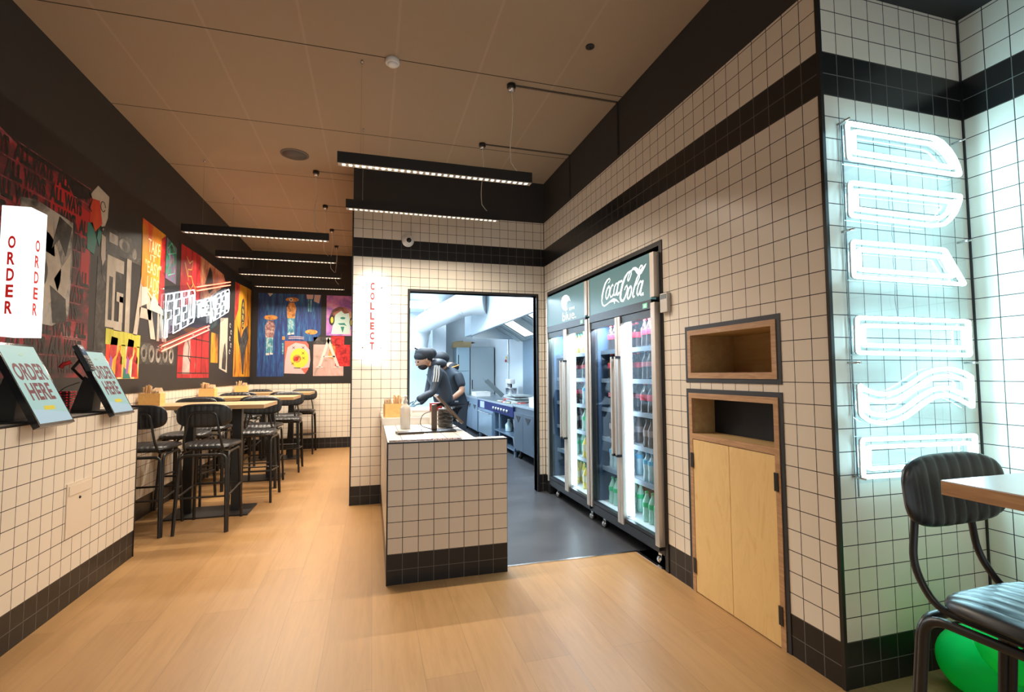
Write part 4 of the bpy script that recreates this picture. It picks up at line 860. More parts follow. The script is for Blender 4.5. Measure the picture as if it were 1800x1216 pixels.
# ================================================================== glass door drinks fridges
XF = 1.905
glass = sheet_glass('fridge_glass', (.90, .96, 1), .07)
blk = mat('fridge_black', (.018, .020, .023), .3); inner = mat('fridge_liner', (.70, .76, .80), .3)
COCA = [([(3.703, 2.091), (3.672, 2.098), (3.657, 2.115), (3.673, 2.128), (3.71, 2.12), (3.748, 2.096), (3.78, 2.055), (3.805, 2.006), (3.818, 1.961), (3.807, 1.928), (3.774, 1.91), (3.728, 1.917), (3.667, 1.932), (3.608, 1.938), (3.562, 1.931), (3.512, 1.904)], [0.2, 0.6, 0.6, 0.9, 1.3, 1.8, 2.2, 2.2, 1.8, 1.5, 1.1, 0.9, 1.2, 2.6, 1.6, 0.3]), ([(3.593, 1.933), (3.589, 1.903)], [3.0, 0.3]), ([(3.679, 2.066), (3.712, 2.048), (3.736, 2.016), (3.743, 1.981), (3.729, 1.964), (3.701, 1.975), (3.678, 2.007), (3.667, 2.041), (3.679, 2.066)], [1.4, 1.4, 1.4, 1.4, 1.4, 1.4, 1.4, 1.4, 1.4]), ([(3.609, 2.054), (3.614, 2.067), (3.636, 2.056), (3.658, 2.029), (3.667, 1.995), (3.655, 1.968), (3.628, 1.971), (3.61, 1.986)], [1.2, 1.2, 1.2, 1.2, 1.2, 1.2, 1.2, 1.2]), ([(3.531, 2.062), (3.557, 2.064), (3.584, 2.042), (3.599, 2.004), (3.597, 1.974), (3.576, 1.973), (3.551, 1.996), (3.529, 2.037), (3.516, 2.067)], [1.2, 1.2, 1.2, 1.2, 1.2, 1.2, 1.2, 1.2, 1.2]), ([(3.511, 2.073), (3.527, 2.042), (3.544, 2.0), (3.548, 1.971), (3.53, 1.968), (3.509, 1.985)], [1.5, 1.5, 1.5, 1.5, 1.5, 1.5]), ([(3.506, 2.067), (3.456, 2.068)], [1.6, 1.6]), ([(3.361, 2.046), (3.37, 2.062), (3.36, 2.083), (3.336, 2.107), (3.312, 2.118), (3.313, 2.095), (3.334, 2.069), (3.356, 2.05)], [1, 1, 1, 1, 1, 1, 1, 1]), ([(3.321, 2.12), (3.368, 2.113), (3.412, 2.084), (3.452, 2.038), (3.481, 1.985), (3.491, 1.938), (3.477, 1.914), (3.448, 1.907), (3.415, 1.931), (3.388, 1.965), (3.374, 1.996), (3.383, 2.019), (3.405, 2.011), (3.42, 1.989)], [1, 1.4, 2, 2.6, 2.8, 2.6, 2, 1.6, 1.6, 1.6, 1.4, 1.2, 1, 0.8]), ([(3.326, 2.004), (3.354, 1.988), (3.374, 1.953), (3.38, 1.921), (3.366, 1.91), (3.34, 1.924), (3.32, 1.954), (3.313, 1.985), (3.326, 2.004)], [1.5, 1.5, 1.5, 1.5, 1.5, 1.5, 1.5, 1.5, 1.5]), ([(3.19, 2.073), (3.208, 2.067), (3.235, 2.041), (3.263, 2.0), (3.287, 1.958), (3.3, 1.928), (3.289, 1.912), (3.27, 1.918)], [1.4, 1.4, 1.6, 1.8, 1.8, 1.7, 1.4, 0.8]), ([(3.19, 2.073), (3.2, 2.043), (3.232, 2.008), (3.259, 1.995)], [1.2, 1.1, 1.1, 1]), ([(3.163, 2.005), (3.184, 2.015), (3.21, 1.995), (3.231, 1.962), (3.237, 1.931), (3.224, 1.916), (3.2, 1.93), (3.179, 1.963), (3.155, 2.012)], [1.4, 1.4, 1.4, 1.4, 1.4, 1.4, 1.4, 1.4, 1.4]), ([(3.146, 2.015), (3.164, 1.982), (3.182, 1.945), (3.188, 1.919), (3.171, 1.91)], [1.8, 1.8, 1.8, 1.8, 1.8]), ([(3.312, 2.118), (3.285, 2.129), (3.254, 2.123), (3.228, 2.103), (3.203, 2.082), (3.173, 2.083), (3.143, 2.099), (3.121, 2.113), (3.1, 2.128)], [1, 1.6, 2.6, 3.6, 4, 3.2, 2.2, 1.4, 0.3]), ([(3.19, 2.091), (3.193, 2.114), (3.171, 2.129), (3.154, 2.124), (3.157, 2.107), (3.177, 2.093)], [1.2, 1.2, 1.2, 1.2, 1.2, 1.2]), ([(3.155, 1.927), (3.153, 1.905)], [1.6, 1.6])]
KIWI = [(4.6, 2.135), (4.542, 2.107), (4.51, 2.061), (4.552, 2.075), (4.596, 2.062), (4.609, 2.026), (4.585, 1.984), (4.631, 1.976), (4.706, 2.0), (4.75, 2.045), (4.755, 2.093), (4.722, 2.131), (4.66, 2.142)]
SHELF_Z = (.24, .515, .775, 1.035, 1.29, 1.54)
def drinks_fridge(y0, y1, label):
    r = thing('drinks_fridge', label, 'fridge', (XF+.35, (y0+y1)/2, 0), 0, 'glass door drinks fridges'); L0 = Vector(r.location); B_ = lambda mb, n, m, p=r: loc(mb, L0).build(n, m, p)
    x1 = XF+.72; ym = (y0+y1)/2; t = .03
    B_(MB().box((XF+.03, y0, .13), (x1, y0+t, 2.2)).box((XF+.03, y1-t, .13), (x1, y1, 2.2)).box((XF+.03, y0+t, 1.80), (x1, y1-t, 2.2)).box((XF+.02, y0, .10), (x1, y1, .20)), 'cabinet', blk)
    B_(MB().box((x1-.04, y0+t, .212), (x1-.02, y1-t, 1.80)).box((XF+.06, y0+t, .212), (x1-.02, y0+t+.004, 1.8)).box((XF+.06, y1-t-.004, .212), (x1-.02, y1-t, 1.8)), 'liner', mat('liner_reflected_navy', (.045, .075, .13), .25) if 'liner_reflected_navy' not in bpy.data.materials else bpy.data.materials['liner_reflected_navy'])  # navy colour stands in for the dark reflection on the glossy liner
    B_(MB().box((XF+.04, y0+t, .20), (x1-.02, y1-t, .212)), 'floor_tray', inner)
    B_(MB().box((XF-.004, y0+.03, .125), (XF+.03, y1-.03, .185)), 'kick_plate', blk)
    hd = B_(MB().box((XF-.010, y0+.055, 1.862), (XF+.03, y1-.03, 2.195)), 'header_panel', mat('header_teal', (.05, .10, .105), .3, emit=(.065, .135, .14), strength=1.0))
    B_(MB().box((XF-.014, y0+.05, 1.795), (XF+.03, y1-.025, 1.86)), 'header_sill', blk)
    B_(MB().box((XF-.008, y0+.06, 2.183), (XF+.0, y1-.035, 2.192)), 'header_light', mat('header_strip', (1, 1, 1), .4, emit=(.75, .97, .95), strength=1.6), hd)
    B_(MB().box((XF-.0165, y0+.10, 1.806), (XF-.0145, y0+.16, 1.842)), 'exit_sign_reflection', mat('exit_reflection_green', (.02, .1, .05), .3, emit=(.25, .75, .42), strength=.8))  # glowing green patch stands in for an exit sign's reflection
    B_(MB().box((XF-.0175, y0+.118, 1.812), (XF-.0166, y0+.128, 1.836)).box((XF-.0175, y0+.136, 1.812), (XF-.0166, y0+.142, 1.83)), 'exit_reflection_mark', mat('exit_reflection_white', (.5, .8, .6), .3, emit=(.8, 1, .85), strength=.8))  # pale pictogram strokes within that painted reflection
    # silver edge profiles
    B_(MB().box((XF-.022, y0-.002, 1.872), (XF+.03, y0+.052, 2.19), .006).box((XF-.022, y0-.002, .16), (XF+.03, y0+.052, 1.835), .006), 'edge_profile', M['alu'])
    B_(MB().box((XF-.014, y1-.028, 1.86), (XF+.03, y1, 2.19)).box((XF-.014, y1-.028, .16), (XF+.03, y1, 1.84)), 'edge_profile', M['alu'])
    for k, (a, b) in enumerate(((y0+.052, ym+.0), (ym+.0, y1-.028))):
        hinge_near = k == 0
        d = B_(MB().box((XF-.004, a, 1.735), (XF+.03, b, 1.79)).box((XF-.004, a, .19), (XF+.03, b, .215)).box((XF-.004, a if k == 0 else b-.012, .215), (XF+.03, a+.012 if k == 0 else b, 1.735)), 'door', blk)
        st = (b-.042, b-.002) if k == 0 else (a+.002, a+.046)
        B_(MB().box((XF-.016, st[0], .165), (XF+.03, st[1], 1.79), .004), 'door_stile', M['alu'], d)
        ga, gb = (a+.012, st[0]) if k == 0 else (st[1], b-.012)
        B_(MB().box((XF+.008, ga, .215), (XF+.014, gb, 1.735)), 'door_pane', glass, d)
        hy = st[0]+.012 if k == 0 else st[1]-.012
        h = B_(MB().box((XF-.062, hy-.011, .70), (XF-.036, hy+.011, 1.47), .006), 'handle', M['alu'], d)
        B_(MB().box((XF-.058, hy-.013, .685), (XF-.015, hy+.013, .705)).box((XF-.058, hy-.013, 1.455), (XF-.015, hy+.013, 1.475)), 'handle_bracket', blk, d)
    mb = MB()
    for z in SHELF_Z[1:]:
        mb.box((XF+.10, y0+t+.006, z-.010), (x1-.05, y1-t-.006, z-.004))
    B_(mb, 'shelf', mat('shelf_wire', (.66, .72, .76), .35))
    mb = MB()
    for z in SHELF_Z[1:]: mb.box((XF+.088, y0+t+.006, z-.032), (XF+.10, y1-t-.006, z+.004))
    B_(mb, 'shelf_price_strip', mat('shelf_strip', (.20, .26, .34), .35))
    # light tubes: one behind the middle mullion and one by the far side
    lt = mat('fridge_tube', (1, 1, 1), .4, emit=(.80, .93, 1), strength=7) if 'fridge_tube' not in bpy.data.materials else bpy.data.materials['fridge_tube']
    B_(MB().box((XF+.035, ym-.075, .23), (XF+.07, ym-.022, 1.74), .008).box((XF+.035, ym+.03, .23), (XF+.05, ym+.045, 1.74)), 'light_tube', lt)
    B_(MB().box((XF+.035, ym-.02, .20), (XF+.075, ym+.028, 1.78)), 'mullion', mat('mullion_navy', (.03, .05, .09), .3))
    area('fridge_light', (XF+.08-L0.x, ym-.28-L0.y, 1.77), (.05, .4), 17, (.80, .93, 1), (0, 0, 0), 180, r)
    area('fridge_light', (XF+.08-L0.x, ym+.28-L0.y, 1.77), (.05, .4), 17, (.80, .93, 1), (0, 0, 0), 180, r)
    for y in (y0+.12, y1-.12):
        for x in (XF+.07, x1-.1): mb = MB(); mb.lathe([(.032, -.012), (.032, .012)], (x, y, .034), 14, 'y').box((x-.012, y-.02, .05), (x+.012, y+.02, .10)); B_(mb, 'castor', M['chrome'])
    return r, hd, L0
far, hd1, Lf = drinks_fridge(4.105, 5.205, 'far glass door drinks fridge with the round logo and the word blue above')
near, hd2, Ln = drinks_fridge(2.992, 4.092, 'near glass door drinks fridge with the flowing script logo above')
wl = mat('logo_white', (.9, .95, .95), .4, emit=(.88, .97, .96), strength=.85)
fl2 = lambda u, v, w: (1.8945-w, u, v)
mb = MB(); PXM = .0118/1.45
for pts, ws in COCA: mb.stroke(pts, [w*PXM*1.25 for w in ws], fl2, 0, .001)
loc(mb, Ln).build('script_logo', wl, hd2)
mb = MB(); mb.prism([(y, z) for y, z in KIWI], fl2, 0, .001)
ft = lambda u, v, w: (1.8945-w, -u, v)
text(mb, 'KIWI', ft, -4.475, 1.982, .030, .125, .001)
for i, ch in enumerate('blue'): pass
text(mb, 'blue.', ft, -4.548, 1.922, .088, .345, .001)
loc(mb, Lf).build('round_logo', wl, hd1)

# ------------------------------------------------------------------ bottles
def bottle(kind):
    """one bottle, origin at its foot: (body colour, cap colour, label colour, height, radius, squat)"""
    body, cap, lab, h, rr, lz0, lz1 = kind
    pr = [(rr*.82, 0), (rr, .008*1), (rr, h*.22), (rr*.90, h*.36), (rr*.99, h*.50), (rr, h*.62), (rr*.80, h*.72), (rr*.45, h*.84), (rr*.34, h*.90), (rr*.34, h*.94)]
    mats = {}
    def mm(n, c, **k):
        if n not in M: M[n] = mat(n, c, **k)
        return M[n]
    mb_ = MB().lathe(pr, (0, 0, 0), 12); cp = MB().lathe([(rr*.40, h*.935), (rr*.42, h*.945), (rr*.42, h*.995), (rr*.36, h)], (0, 0, 0), 10)
    lb = MB().lathe([(rr*1.012, h*lz0), (rr*1.02, h*(lz0+.01)), (rr*1.02, h*(lz1-.01)), (rr*1.012, h*lz1)], (0, 0, 0), 12)
    return mb_, cp, lb, mm('bottle_'+body[0], body[1], rough=.12, coat=.5), mm('cap_'+cap[0], cap[1], rough=.4), mm('label_'+lab[0], lab[1], rough=.45)
KINDS = {
 'cola': (('cola', (.022, .010, .010)), ('red', (.60, .01, .02)), ('red', (.70, .02, .05)), .225, .033, .44, .64),
 'zero': (('dark', (.012, .012, .014)), ('black', (.02, .02, .02)), ('silver_red', (.62, .18, .22)), .225, .033, .46, .62),
 'big_cola': (('cola', (.022, .010, .010)), ('red', (.60, .01, .02)), ('red', (.70, .02, .05)), .235, .044, .42, .62),
 'orange': (('orange', (.85, .33, .05)), ('blue', (.08, .14, .60)), ('orange_label', (.85, .48, .20)), .225, .036, .25, .52),
 'brown': (('brown', (.10, .055, .045)), ('brown_cap', (.12, .05, .03)), ('grey_label', (.35, .28, .28)), .215, .033, .40, .62),
 'water': (('pale_blue', (.45, .62, .68)), ('sky', (.05, .38, .72)), ('sky', (.10, .45, .70)), .225, .034, .60, .74),
 'lemon': (('green_tint', (.35, .62, .50)), ('green', (.02, .45, .15)), ('green', (.03, .50, .18)), .225, .035, .48, .64),
 'gold': (('dark_gold', (.06, .035, .015)), ('gold', (.70, .52, .08)), ('gold', (.70, .50, .10)), .225, .036, .35, .58),
 'juice': (('yellow', (.80, .66, .12)), ('green', (.02, .45, .15)), ('cream', (.70, .68, .50)), .220, .035, .30, .60),
}
WORDS = {'cola': 'cola bottle with a red label', 'zero': 'black cola bottle with a silver label', 'big_cola': 'large cola bottle with a red label', 'orange': 'orange soft drink bottle with a blue cap',
         'brown': 'brown drink bottle with a grey label', 'water': 'clear water bottle with a blue cap', 'lemon': 'pale lemonade bottle with a green label', 'gold': 'dark bottle with a gold label', 'juice': 'yellow juice bottle'}
proto = {}
def put_bottle(kind, x, y, z, label, group):
    if kind not in proto:
        b, c_, l_, m1, m2, m3 = bottle(KINDS[kind]); o = b.build('drink_bottle', m1); o.location = (0, 0, 0)
        c_.build('cap', m2, o); l_.build('label_band', m3, o); proto[kind] = [o, False]
    o, used_ = proto[kind]; s = copy_tree(o) if used_ else o; proto[kind][1] = True
    s.location = (x, y, z); tag(s, label, 'bottle', group); return s
TIER = ['bottom', 'second lowest', 'third lowest', 'third highest', 'second highest', 'top']
PLAN_NEAR = {5: ('cola', 'cola'), 4: ('zero', 'cola'), 3: ('big_cola', 'zero'), 2: ('brown', 'brown'), 1: ('water', 'water'), 0: ('lemon', 'lemon')}
PLAN_FAR = {5: ('juice', 'juice'), 4: ('zero', 'zero'), 3: ('water', 'cola'), 2: ('lemon', 'brown'), 1: ('juice', 'lemon'), 0: ('juice', 'juice')}
q = random.Random(11)
def fill(y0, y1, plan, where):
    ym = (y0+y1)/2
    for lev, z in enumerate(SHELF_Z):
        for half, (a, b) in enumerate(((y0+.055, ym-.08), (ym+.06, y1-.06))):
            kd = plan[lev][half]; r_ = KINDS[kd][4]; n = int((b-a)/(2*r_+.008))
            if where == 'far' and half == 1: n = min(n, 3); 
            for i in range(n):
                y = a+r_+i*(2*r_+.008); k2 = kd
                if where == 'near' and half == 0:
                    if lev == 2 and i == 0: k2 = 'orange'
                    if lev == 0 and i <= 1: k2 = 'gold'
                    if lev == 3 and i == 0: k2 = 'zero'
                    if lev == 1 and i == 0: k2 = 'lemon'
                for row in range(3 if half == 0 else 2):
                    x = XF+.135+row*.085+q.uniform(-.003, .003)
                    side = 'right' if half == 0 else 'left'
                    w_ = f'{WORDS[k2]}, {TIER[lev]} shelf of the {where} drinks fridge'
                    put_bottle(k2, x, y, z-.004 if lev else .2125, w_, f'{k2.replace("_", " ")} bottles, {TIER[lev]} shelf, {where} fridge')
fill(2.992, 4.092, PLAN_NEAR, 'near'); fill(4.105, 5.205, PLAN_FAR, 'far')
# ================================================================== things on the service counter
r = thing('pump_bottle', 'tall clear plastic bottle with a narrow neck on the service counter', 'bottle', (.265, 4.08, .9015))
cl = mat('clear_bottle', (.88, .86, .82), .12, trans=.45, ior=1.2)
MB().lathe([(.036, 0), (.040, .006), (.040, .165), (.034, .185), (.016, .200), (.014, .215)], (0, 0, 0), 20).build('bottle_body', cl, r)
MB().lathe([(.017, .213), (.017, .232), (.008, .236), (.005, .262)], (0, 0, 0), 14).build('pump_collar', mat('frosted_white', (.75, .72, .68), .4), r)
MB().box((-.012, -.035, .258), (.012, .012, .268), .003).build('pump_head', bpy.data.materials['frosted_white'], r)
t = MB().box((0, 0, 0), (.19, .11, .017), .003).build('card_tray', mat('tray_brown', (.05, .034, .024), .4)); t.location = (.275, 3.745, .9015); t.rotation_euler = (0, 0, .15)
tag(t, 'flat brown tray lying on the service counter in front of the clear bottle', 'tray')
# point of sale stand
r = thing('pos_terminal', 'point of sale tablet tilted on a brown post with cables on the service counter', 'tablet stand', (.50, 3.84, .9015)); L0 = Vector((.50, 3.84, .9015))
MB().box((-.125, -.10, 0), (.125, .10, .012), .004).build('base_plate', M['steel_black'], r)
MB().box((-.052, -.02, .012), (-.012, .03, .205), .008).build('post', mat('bronze_post', (.10, .065, .045), .35, .3), r)
MB().tube([(-.03, .0, .19), (.02, .03, .205), (.05, .04, .19)], .012, 8).build('hinge_arm', M['steel_black'], r)
M4 = Matrix.Translation((.085, .05, .165)) @ Matrix.Rotation(.83, 4, 'Y'); 
MB().obox(M4, .145, .105, .008).build('tablet_back', mat('bronze_tablet', (.13, .085, .055), .35, .3), r)
tb = MB().obox(M4 @ Matrix.Translation((0, 0, .011)), .145, .105, .003).build('tablet_screen', M['screen_black'], r)
mb = MB()
mb.tube(arc_path([(.03, .03, .15), (.06, .02, .10), (.16, .01, .09), (.17, .01, .03), (.07, .06, .015)], .04, 5), .0035, 6)
mb.tube(arc_path([(-.02, .03, .16), (-.12, .05, .13), (-.14, .05, .04), (-.05, .05, .014)], .04, 5), .003, 6)
mb.tube(arc_path([(.0, -.05, .014), (-.10, -.09, .004), (-.20, -.09, .003)], .04, 5), .003, 6)
mb.build('cables', M['steel_black'], r)
r = thing('cable_pot', 'round black pot with cables behind the point of sale tablet', 'pot', (.595, 4.12, .9015))
MB().lathe([(.055, 0), (.062, .01), (.062, .15), (.055, .155), (.050, .15), (.050, .02)], (0, 0, 0), 24).build('pot_body', mat('dark_pot', (.03, .028, .026), .3), r)
mb = MB()
for k in range(4): mb.tube(ell_ := [(.064*cos(a/10*2*pi), .064*sin(a/10*2*pi), .03+k*.03+.006*sin(a*2)) for a in range(11)], .0035, 6)
mb.build('coiled_cable', mat('grey_cable', (.05, .045, .04), .4), r)
r = thing('red_napkin_holder', 'small red topped container behind the tablet on the service counter', 'container', (.545, 4.36, .9015))
MB().box((-.05, -.035, 0), (.05, .035, .12), .006).build('body', mat('holder_white', (.7, .66, .6), .4), r)
MB().box((-.053, -.038, .12), (.053, .038, .19), .008).build('lid', mat('holder_red', (.30, .012, .014), .35), r)
r = thing('card_holder', 'small wooden card holder with a red front beside the cutlery box on the ledge', 'card holder', (.295, 4.50, .9635))
MB().box((-.03, -.02, 0), (.018, .02, .045), .002).build('block', M['card'], r)
MB().box((.018, -.02, 0), (.036, .02, .038), .002).build('red_block', mat('red_block', (.62, .03, .015), .4), r)
MB().box((.018, -.01, .038), (.034, .01, .085), .003).build('black_tab', M['steel_black'], r)
def tray(x0, x1, y0, y1, z0, z1, name, label, m):
    r = thing(name, label, 'container', ((x0+x1)/2, (y0+y1)/2, z0)); w, d, h = x1-x0, y1-y0, z1-z0; t_ = .008
    MB().box((-w/2, -d/2, 0), (w/2, d/2, .008)).box((-w/2, -d/2, .008), (w/2, -d/2+t_, h)).box((-w/2, d/2-t_, .008), (w/2, d/2, h)).box((-w/2, -d/2+t_, .008), (-w/2+t_, d/2-t_, h)).box((w/2-t_, -d/2+t_, .008), (w/2, d/2-t_, h)).build('tub', m, r)
    MB().box((-w/2-.008, -d/2-.008, h-.008), (w/2+.008, -d/2, h)).box((-w/2-.008, d/2, h-.008), (w/2+.008, d/2+.008, h)).box((-w/2-.008, -d/2, h-.008), (-w/2, d/2, h)).box((w/2, -d/2, h-.008), (w/2+.008, d/2, h)).build('rim', m, r)
    return r
tray(.355, .66, 4.52, 4.86, .9635, 1.022, 'food_tub', 'shallow white plastic tub on the ledge of the service counter', M['white'])
pp = MB().box((0, 0, 0), (.20, .20, .012), .002).build('paper_stack', mat('paper_white', (.72, .76, .78), .8)); pp.location = (.33, 5.02, .9635); tag(pp, 'stack of pale wrapping paper on the counter ledge in the kitchen doorway', 'paper')

# ================================================================== kitchen
KX, KY, KZ = 3.12, 13.3, 3.0
kw = M['kitchen_white']
MB().box((XB+.1, KY, 0), (KX+.1, KY+.1, KZ)).build('wall_kitchen_back', kw, structure=True)
MB().box((KX, YB+.1, 0), (KX+.1, KY, KZ)).build('wall_kitchen_right', kw, structure=True)
MB().box((XB+.1, YB+.1, 0), (XB+.13, KY, KZ)).build('wall_kitchen_left', kw, structure=True)
MB().box((XB+.1, YB+.1, KZ), (KX+.1, KY, KZ+.1)).build('ceiling_kitchen', kw, structure=True)
MB().box((XB+.13, YB+.1, DZ+.026), (KX, YB+.13, KZ)).box((DX1+.026, YB+.1, 0), (KX, YB+.13, DZ+.026)).box((XB+.13, YB+.1, 0), (DX0-.026, YB+.13, DZ+.026)).build('wall_kitchen_front', kw, structure=True)
MB().box((1.50, 12.7, 0), (1.85, KY, KZ)).build('wall_kitchen_pier', kw, structure=True)
for k, (x, y) in enumerate(((.75, 6.7), (.75, 9.2), (1.0, 11.6))):
    r = thing('ceiling_light_panel', f'white light panel on the kitchen ceiling, {("nearest the doorway", "in the middle of the room", "over the back wall")[k]}', 'ceiling light', (x, y, KZ), 0, 'kitchen ceiling panels')
    MB().box((-.31, -.61, -.03), (.31, .61, 0)).build('frame', M['white'], r)
    MB().box((-.29, -.59, -.034), (.29, .59, -.03)).build('diffuser', mat('panel_light', (1, 1, 1), .4, emit=(.80, .92, 1), strength=3), r)
    area('panel_lamp', (0, 0, -.05), (.56, 1.16), 140, (.74, .88, 1), (0, 0, 0), 180, r)
# cooker hood with lit filters
r = thing('extractor_hood', 'large stainless extractor hood with lit panels over the cooking line', 'extractor hood', (2.6, 8.3, 2.1)); L0 = Vector(r.location)
y0, y1 = 6.15, 10.4
mb = MB(); hs = lambda u, v, w: (u, w, v)
sec = [(2.06, 2.18), (2.06, 2.235), (2.40, 2.98), (3.11, 2.98), (3.11, 2.08), (3.08, 2.08), (3.08, 2.93), (2.43, 2.93), (2.085, 2.20), (2.085, 2.18)]
mb.prism([(2.06, 2.18), (2.06, 2.99), (3.11, 2.99), (3.11, 2.95), (2.085, 2.95), (2.085, 2.18)], hs, y0, y1)
mb.box((2.085, y1-.02, 2.12), (3.11, y1, 2.95)).box((2.085, y0, 2.12), (3.11, y0+.02, 2.95))
loc(mb, L0).build('canopy', mat('hood_steel', (.60, .68, .73), .35, .45), r)
loc(MB().box((2.055, y0, 2.165), (2.10, y1, 2.185)).box((2.10, y1-.03, 2.10), (3.11, y1+.004, 2.125)), L0).build('drip_rail', M['stainless'], r)
hm = mat('hood_lamp', (1, 1, 1), .4, emit=(.93, 1, .98), strength=1.7); fm = mat('filter_steel', (.50, .58, .60), .35, .6)
zs = lambda x: 2.62-(x-2.12)*.59
def slope(mb, ya, yb, xa, xb, dz): return mb.add([(x, y, zs(x)+d) for d in (dz, dz+.012) for x, y in ((xa, ya), (xa, yb), (xb, yb), (xb, ya))], [(0, 1, 2, 3), (4, 7, 6, 5), (0, 4, 5, 1), (1, 5, 6, 2), (2, 6, 7, 3), (3, 7, 4, 0)])
loc(slope(MB(), y0+.02, y1-.03, 2.12, 3.09, 0), L0).build('filter_bank', fm, r)
for a, b in ((6.30, 6.85), (7.05, 7.95), (8.9, 9.5)): loc(slope(MB(), a, b, 2.2, 2.98, -.016), L0).build('lamp_panel', hm, r)
for a in (6.22, 6.95, 8.05, 8.42, 8.80, 9.6, 9.95): loc(slope(MB(), a, a+.05, 2.13, 3.08, -.03), L0).build('filter_rail', fm, r)
# duct
r = thing('ventilation_duct', 'fat white round ventilation duct crossing below the kitchen ceiling', 'duct', (1.5, 11, 2.4)); L0 = Vector(r.location)
dm = mat('duct_skin', (.80, .84, .86), .4, .15)
P_ = arc_path([(1.12, 12.6, 1.98), (1.20, 12.45, 2.60), (1.72, 9.15, 2.69), (2.056, 8.95, 2.70)], .42, 8)
loc(MB().tube(P_, .235, 28), L0).build('duct_tube', dm, r)
for i in (3, 7, len(P_)//2+2, len(P_)-7):
    d = (P_[min(i+1, len(P_)-1)]-P_[i-1]).normalized(); loc(MB().tube([P_[i]-d*.02, P_[i]+d*.02], .243, 28), L0).build('joint_band', dm, r)
loc(MB().tube([(1.25, 12.2, 2.8), (1.25, 12.2, KZ)], .006, 6).tube([(1.59, 10, 2.88), (1.59, 10, KZ)], .006, 6), L0).build('hanger_rods', M['chrome'], r)
# riser panel beside the hood
bx = MB().box((2.06, 10.42, 2.2), (2.9, 11.2, 2.995), .02).build('duct_box', mat('riser_panel', (.62, .72, .78), .3, .3)); tag(bx, 'smooth boxed duct riser at the far end of the extractor hood', 'duct box')
sp = MB().box((KX-.012, 6.2, .9), (KX-.001, 10.05, 2.07)).build('splashback', mat('splash_steel', (.34, .44, .54), .3, .8)); tag(sp, 'tall stainless splashback panel behind the cooking line', 'splashback')
# stainless blue: cooking line
blu = mat('control_blue', (.006, .012, .085), .6, spec=.2); ss = mat('bench_steel', (.24, .34, .46), .30, .8); ssd = mat('bench_steel_dark', (.07, .10, .14), .32, .6); dk = mat('vent_and_grip_shade', (.008, .01, .014), .5)
def unit(y0, y1, z, name, label, cat, doors, m=ss, z0=.12, xf=2.2, depth=.75):
    r = thing(name, label, cat, (xf+depth/2, (y0+y1)/2, 0)); L0 = Vector(r.location); Bq = lambda mb, n, m_, p=r: loc(mb, L0).build(n, m_, p)
    Bq(MB().box((xf+.02, y0, z0), (xf+depth, y1, z-.035)), 'cabinet', m); Bq(MB().box((xf-.01, y0-.003, z-.035), (xf+depth, y1+.003, z), .004), 'worktop', M['stainless'])
    w = (y1-y0)/doors
    for k in range(doors):
        a = y0+k*w; d = Bq(MB().box((xf, a+.006, z0+.01), (xf+.02, a+w-.006, z-.12)), 'door', m)
        Bq(MB().add([(xf-.001, a+w*.22, z-.17), (xf-.001, a+w*.78, z-.17), (xf-.001, a+w*.50, z-.27), (xf-.004, a+w*.22, z-.17), (xf-.004, a+w*.78, z-.17), (xf-.004, a+w*.50, z-.27)], [(0, 1, 2), (3, 5, 4), (0, 3, 4, 1), (1, 4, 5, 2), (2, 5, 3, 0)]), 'grip_shade_vent', dk, d)  # dark triangles paint in recessed-grip shade; on the far unit they are vents
    for y in (y0+.1, y1-.1):
        for x in (xf+.08, xf+depth-.1): mb = MB(); mb.lathe([(.035, -.014), (.035, .014)], (x, y, .036), 12, 'y').box((x-.01, y-.02, .06), (x+.01, y+.02, z0)); Bq(mb, 'castor', M['steel_black'])
    return r
A_ = unit(6.15, 7.62, .855, 'prep_chiller', 'dark stainless under counter chiller with castors beside the kitchen doorway', 'chiller', 3, ssd, .15)
C_ = unit(10.45, 12.2, .835, 'prep_chiller', 'pale blue stainless under counter cabinet at the far end of the kitchen line', 'chiller', 3, ss, .10)
r = thing('griddle_range', 'stainless range with a blue control panel and open shelves below', 'range', (2.58, 9.03, 0)); L0 = Vector(r.location); Bq = lambda mb, n, m_, p=r: loc(mb, L0).build(n, m_, p)
Bq(MB().box((2.19, 7.65, .80), (2.95, 10.4, .835), .004), 'worktop', M['stainless'])
cp = Bq(MB().box((2.195, 7.65, .64), (2.30, 10.4, .80)), 'control_panel', blu)
ks = mat('knob_steel', (.6, .65, .75), .3, .8)
for k in range(6): Bq(MB().lathe([(.03, 0), (.026, -.035)], (2.195, 7.95+k*.19, .715), 14, 'x'), 'control_knob', ks, cp)
Bq(MB().box((2.193, 9.75, .655), (2.195, 10.15, .785)), 'panel_label', mat('panel_label', (.35, .42, .62), .4), cp)
Bq(MB().box((2.21, 9.05, .12), (2.93, 10.4, .64)), 'oven_body', ss)
dr = Bq(MB().box((2.192, 9.10, .14), (2.21, 10.3, .60)), 'oven_door', mat('oven_door', (.30, .42, .52), .25, .8))
Bq(MB().tube([(2.16, 9.16, .575), (2.16, 10.24, .575)], .012, 8).tube([(2.16, 9.2, .575), (2.2, 9.2, .575)], .008, 6).tube([(2.16, 10.2, .575), (2.2, 10.2, .575)], .008, 6), 'oven_handle', M['chrome'], dr)
Bq(MB().box((2.22, 7.66, .30), (2.93, 9.05, .32)).box((2.22, 7.66, .09), (2.93, 9.05, .11)).box((2.90, 7.66, .11), (2.93, 9.05, .64)), 'lower_shelf', ss)
